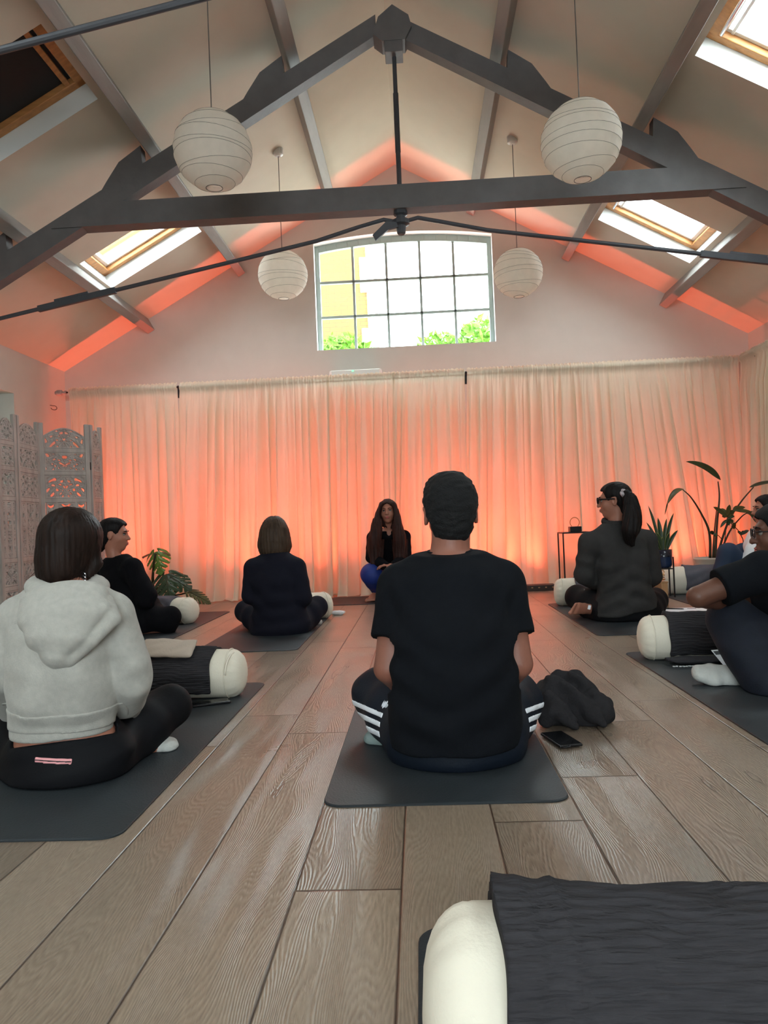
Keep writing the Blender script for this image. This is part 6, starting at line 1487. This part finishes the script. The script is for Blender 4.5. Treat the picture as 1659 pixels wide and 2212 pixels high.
# ---------------------------------------------------------------- woman in white at the far right
def white_woman():
    J = dict(side=(.2, -.98, 0), torso=[(P(1668, 1290, 6.15), .155, .130), (P(1664, 1262, 6.15), .140, .115), (P(1655, 1220, 6.12), .130, .105), (P(1648, 1180, 6.10), .145, .100), (P(1648, 1160, 6.10), .110, .080)],
             neck0=P(1650, 1150, 6.10), neck1=P(1655, 1128, 6.10), head=P(1657, 1102, 6.10), R=rotm(86, 2, 0), hs=.98, nk=.85,
             shL=P(1642, 1168, 5.95), shR=P(1650, 1166, 6.26), elL=P(1622, 1215, 5.92), elR=P(1625, 1212, 6.3), wrL=P(1596, 1215, 6.02), wrR=P(1596, 1213, 6.15),
             handL=((-.8, .5, 0), (0, 1, 0), 1, .7), handR=((-.8, -.5, 0), (0, -1, 0), -1, .7),
             hpL=P(1655, 1285, 6.05), hpR=P(1658, 1285, 6.28), knL=P(1573, 1194, 5.98), knR=P(1606, 1193, 6.25), anL=P(1548, 1288, 5.98), anR=P(1580, 1286, 6.22), toeL=P(1515, 1295, 5.95), toeR=P(1545, 1292, 6.2), arm=.9)
    root = person('woman in white top and slate blue leggings, knees drawn up, at the right edge', (float(J['torso'][0][0][0]), 6.1, .005))
    human(root, J, 'skin', h=.010)
    t = top_garment(J, g=.022, gs=.022); t.plane(P(1651, 1148, 6.1), (0, 0, 1), near=(P(1654, 1130, 6.1), .10)); t.disp(wrinkle(.006, 14, 4)); sdf_put('top', t, 'white_cloth', root, h=.010)
    tr = trousers(J, .010, .92, rr=(.092, .080, .068, .062, .042)); sdf_put('leggings', tr, 'slate_legs', root, h=.010)
    c = J['head']; R = J['R']; L = lambda *p: c+R@(np.array(p))
    h_ = SDF(); h_.ell(L(0, .004, .058), (.073, .090, .064), R, .02); h_.ell(L(0, -.022, .034), (.081, .098, .088), R, .02); h_.ell(L(0, -.085, -.05), (.062, .05, .08), R, .03); h_.inter(hairline(c, R))
    for q in (-1, 1): h_.ell(L(q*.08, .002, -.010), (.02, .028, .040), R, .012, True)
    h_.disp(strands(.0012, 30, L(0, 0, 0), 3)); sdf_put('hair', h_, 'hair_black', root, h=.006); face_parts(root, c, R, .98)
white_woman()

# ---------------------------------------------------------------- person with glasses at the right edge, near
def right_person():
    J = dict(side=(.15, -.98, 0), torso=[(P(1775, 1480, 3.10), .175, .150), (P(1765, 1430, 3.10), .160, .135), (P(1738, 1360, 3.12), .160, .130), (P(1712, 1290, 3.15), .180, .125), (P(1694, 1235, 3.18), .155, .100), (P(1686, 1215, 3.18), .10, .075)],
             neck0=P(1684, 1208, 3.18), neck1=P(1690, 1186, 3.18), head=P(1688, 1152, 3.18), R=rotm(74, -2, 0), hs=1.0, nk=.95,
             shL=P(1652, 1232, 3.00), shR=P(1712, 1236, 3.40), elL=P(1506, 1290, 2.98), elR=P(1600, 1330, 3.48), wrL=P(1612, 1302, 3.22), wrR=P(1610, 1320, 3.30),
             handL=((.7, .6, -.4), (.2, -.4, -1), 1, .7), handR=((-.2, -.8, -.3), (.6, 0, -1), -1, .7),
             hpL=P(1765, 1500, 3.02), hpR=P(1775, 1490, 3.22), knL=P(1577, 1335, 3.12), knR=P(1800, 1400, 3.55), anL=P(1682, 1520, 2.90), anR=P(1642, 1468, 3.10), toeL=P(1640, 1545, 2.78), toeR=P(1512, 1446, 3.10), upR=(-.2, -.5, 1), arm=1.06)
    root = person('person with glasses, black t-shirt and dark navy trousers cut off by the right edge', (float(J['torso'][0][0][0]), 3.1, .005))
    human(root, J, 'skin_brown', h=.007)
    t = top_garment(J, (.66,), .020, .018, 'short'); t.plane(P(1683, 1200, 3.18), (-.2, 0, 1), near=(P(1680, 1180, 3.18), .10)); t.disp(wrinkle(.004, 9, 4)); t.disp(fold(P(1640, 1260, 3.0), .10, (1, 0, 1), 55, .006)); sdf_put('t_shirt', t, 'tee', root, h=.007)
    tr = trousers(J, .018, .95, rr=(.118, .105, .072, .080, .060)); tr.disp(wrinkle(.004, 9, 6)); tr.disp(fold(P(1600, 1400, 3.0), .15, (1, 0, 1), 45, .007)); tr.disp(fold(P(1640, 1450, 2.95), .15, (.3, .2, 1), 40, .007)); sdf_put('trousers', tr, 'jeans', root, h=.008)
    so = SDF(); foot_shape(so, J['anR'], J['toeR'], J['upR'], inflate=.014); so.loft([J['anR'], J['anR']+V(.08, 0, .02)], [.045, .045], k=.02); so.plane((0, 0, .006), (0, 0, -1)); so.disp(wrinkle(.0015, 26, 3)); sdf_put('sock', so, 'sock', root, h=.006)
    so = SDF(); foot_shape(so, J['anL'], J['toeL'], inflate=.008); so.plane((0, 0, .006), (0, 0, -1)); sdf_put('sock', so, 'sock', root, h=.008)
    c = J['head']; R = J['R']; L = lambda *p: c+R@(np.array(p))
    h_ = SDF(); h_.ell(L(0, .004, .062), (.076, .094, .066), R, .02); h_.ell(L(0, -.020, .040), (.085, .102, .092), R, .02); h_.ell(L(0, -.06, -.02), (.066, .050, .065), R, .03); h_.inter(hairline(c, R, .050, .5, .078))
    for q in (-1, 1): h_.ell(L(q*.08, .002, -.014), (.02, .024, .038), R, .012, True)
    h_.disp(wrinkle(.002, 90, 4)); sdf_put('hair', h_, 'hair_curly', root, h=.005); face_parts(root, c, R, 1.0); glasses(root, c+R@V(0, -.004, .002), R, 1.0, .0020)
right_person()
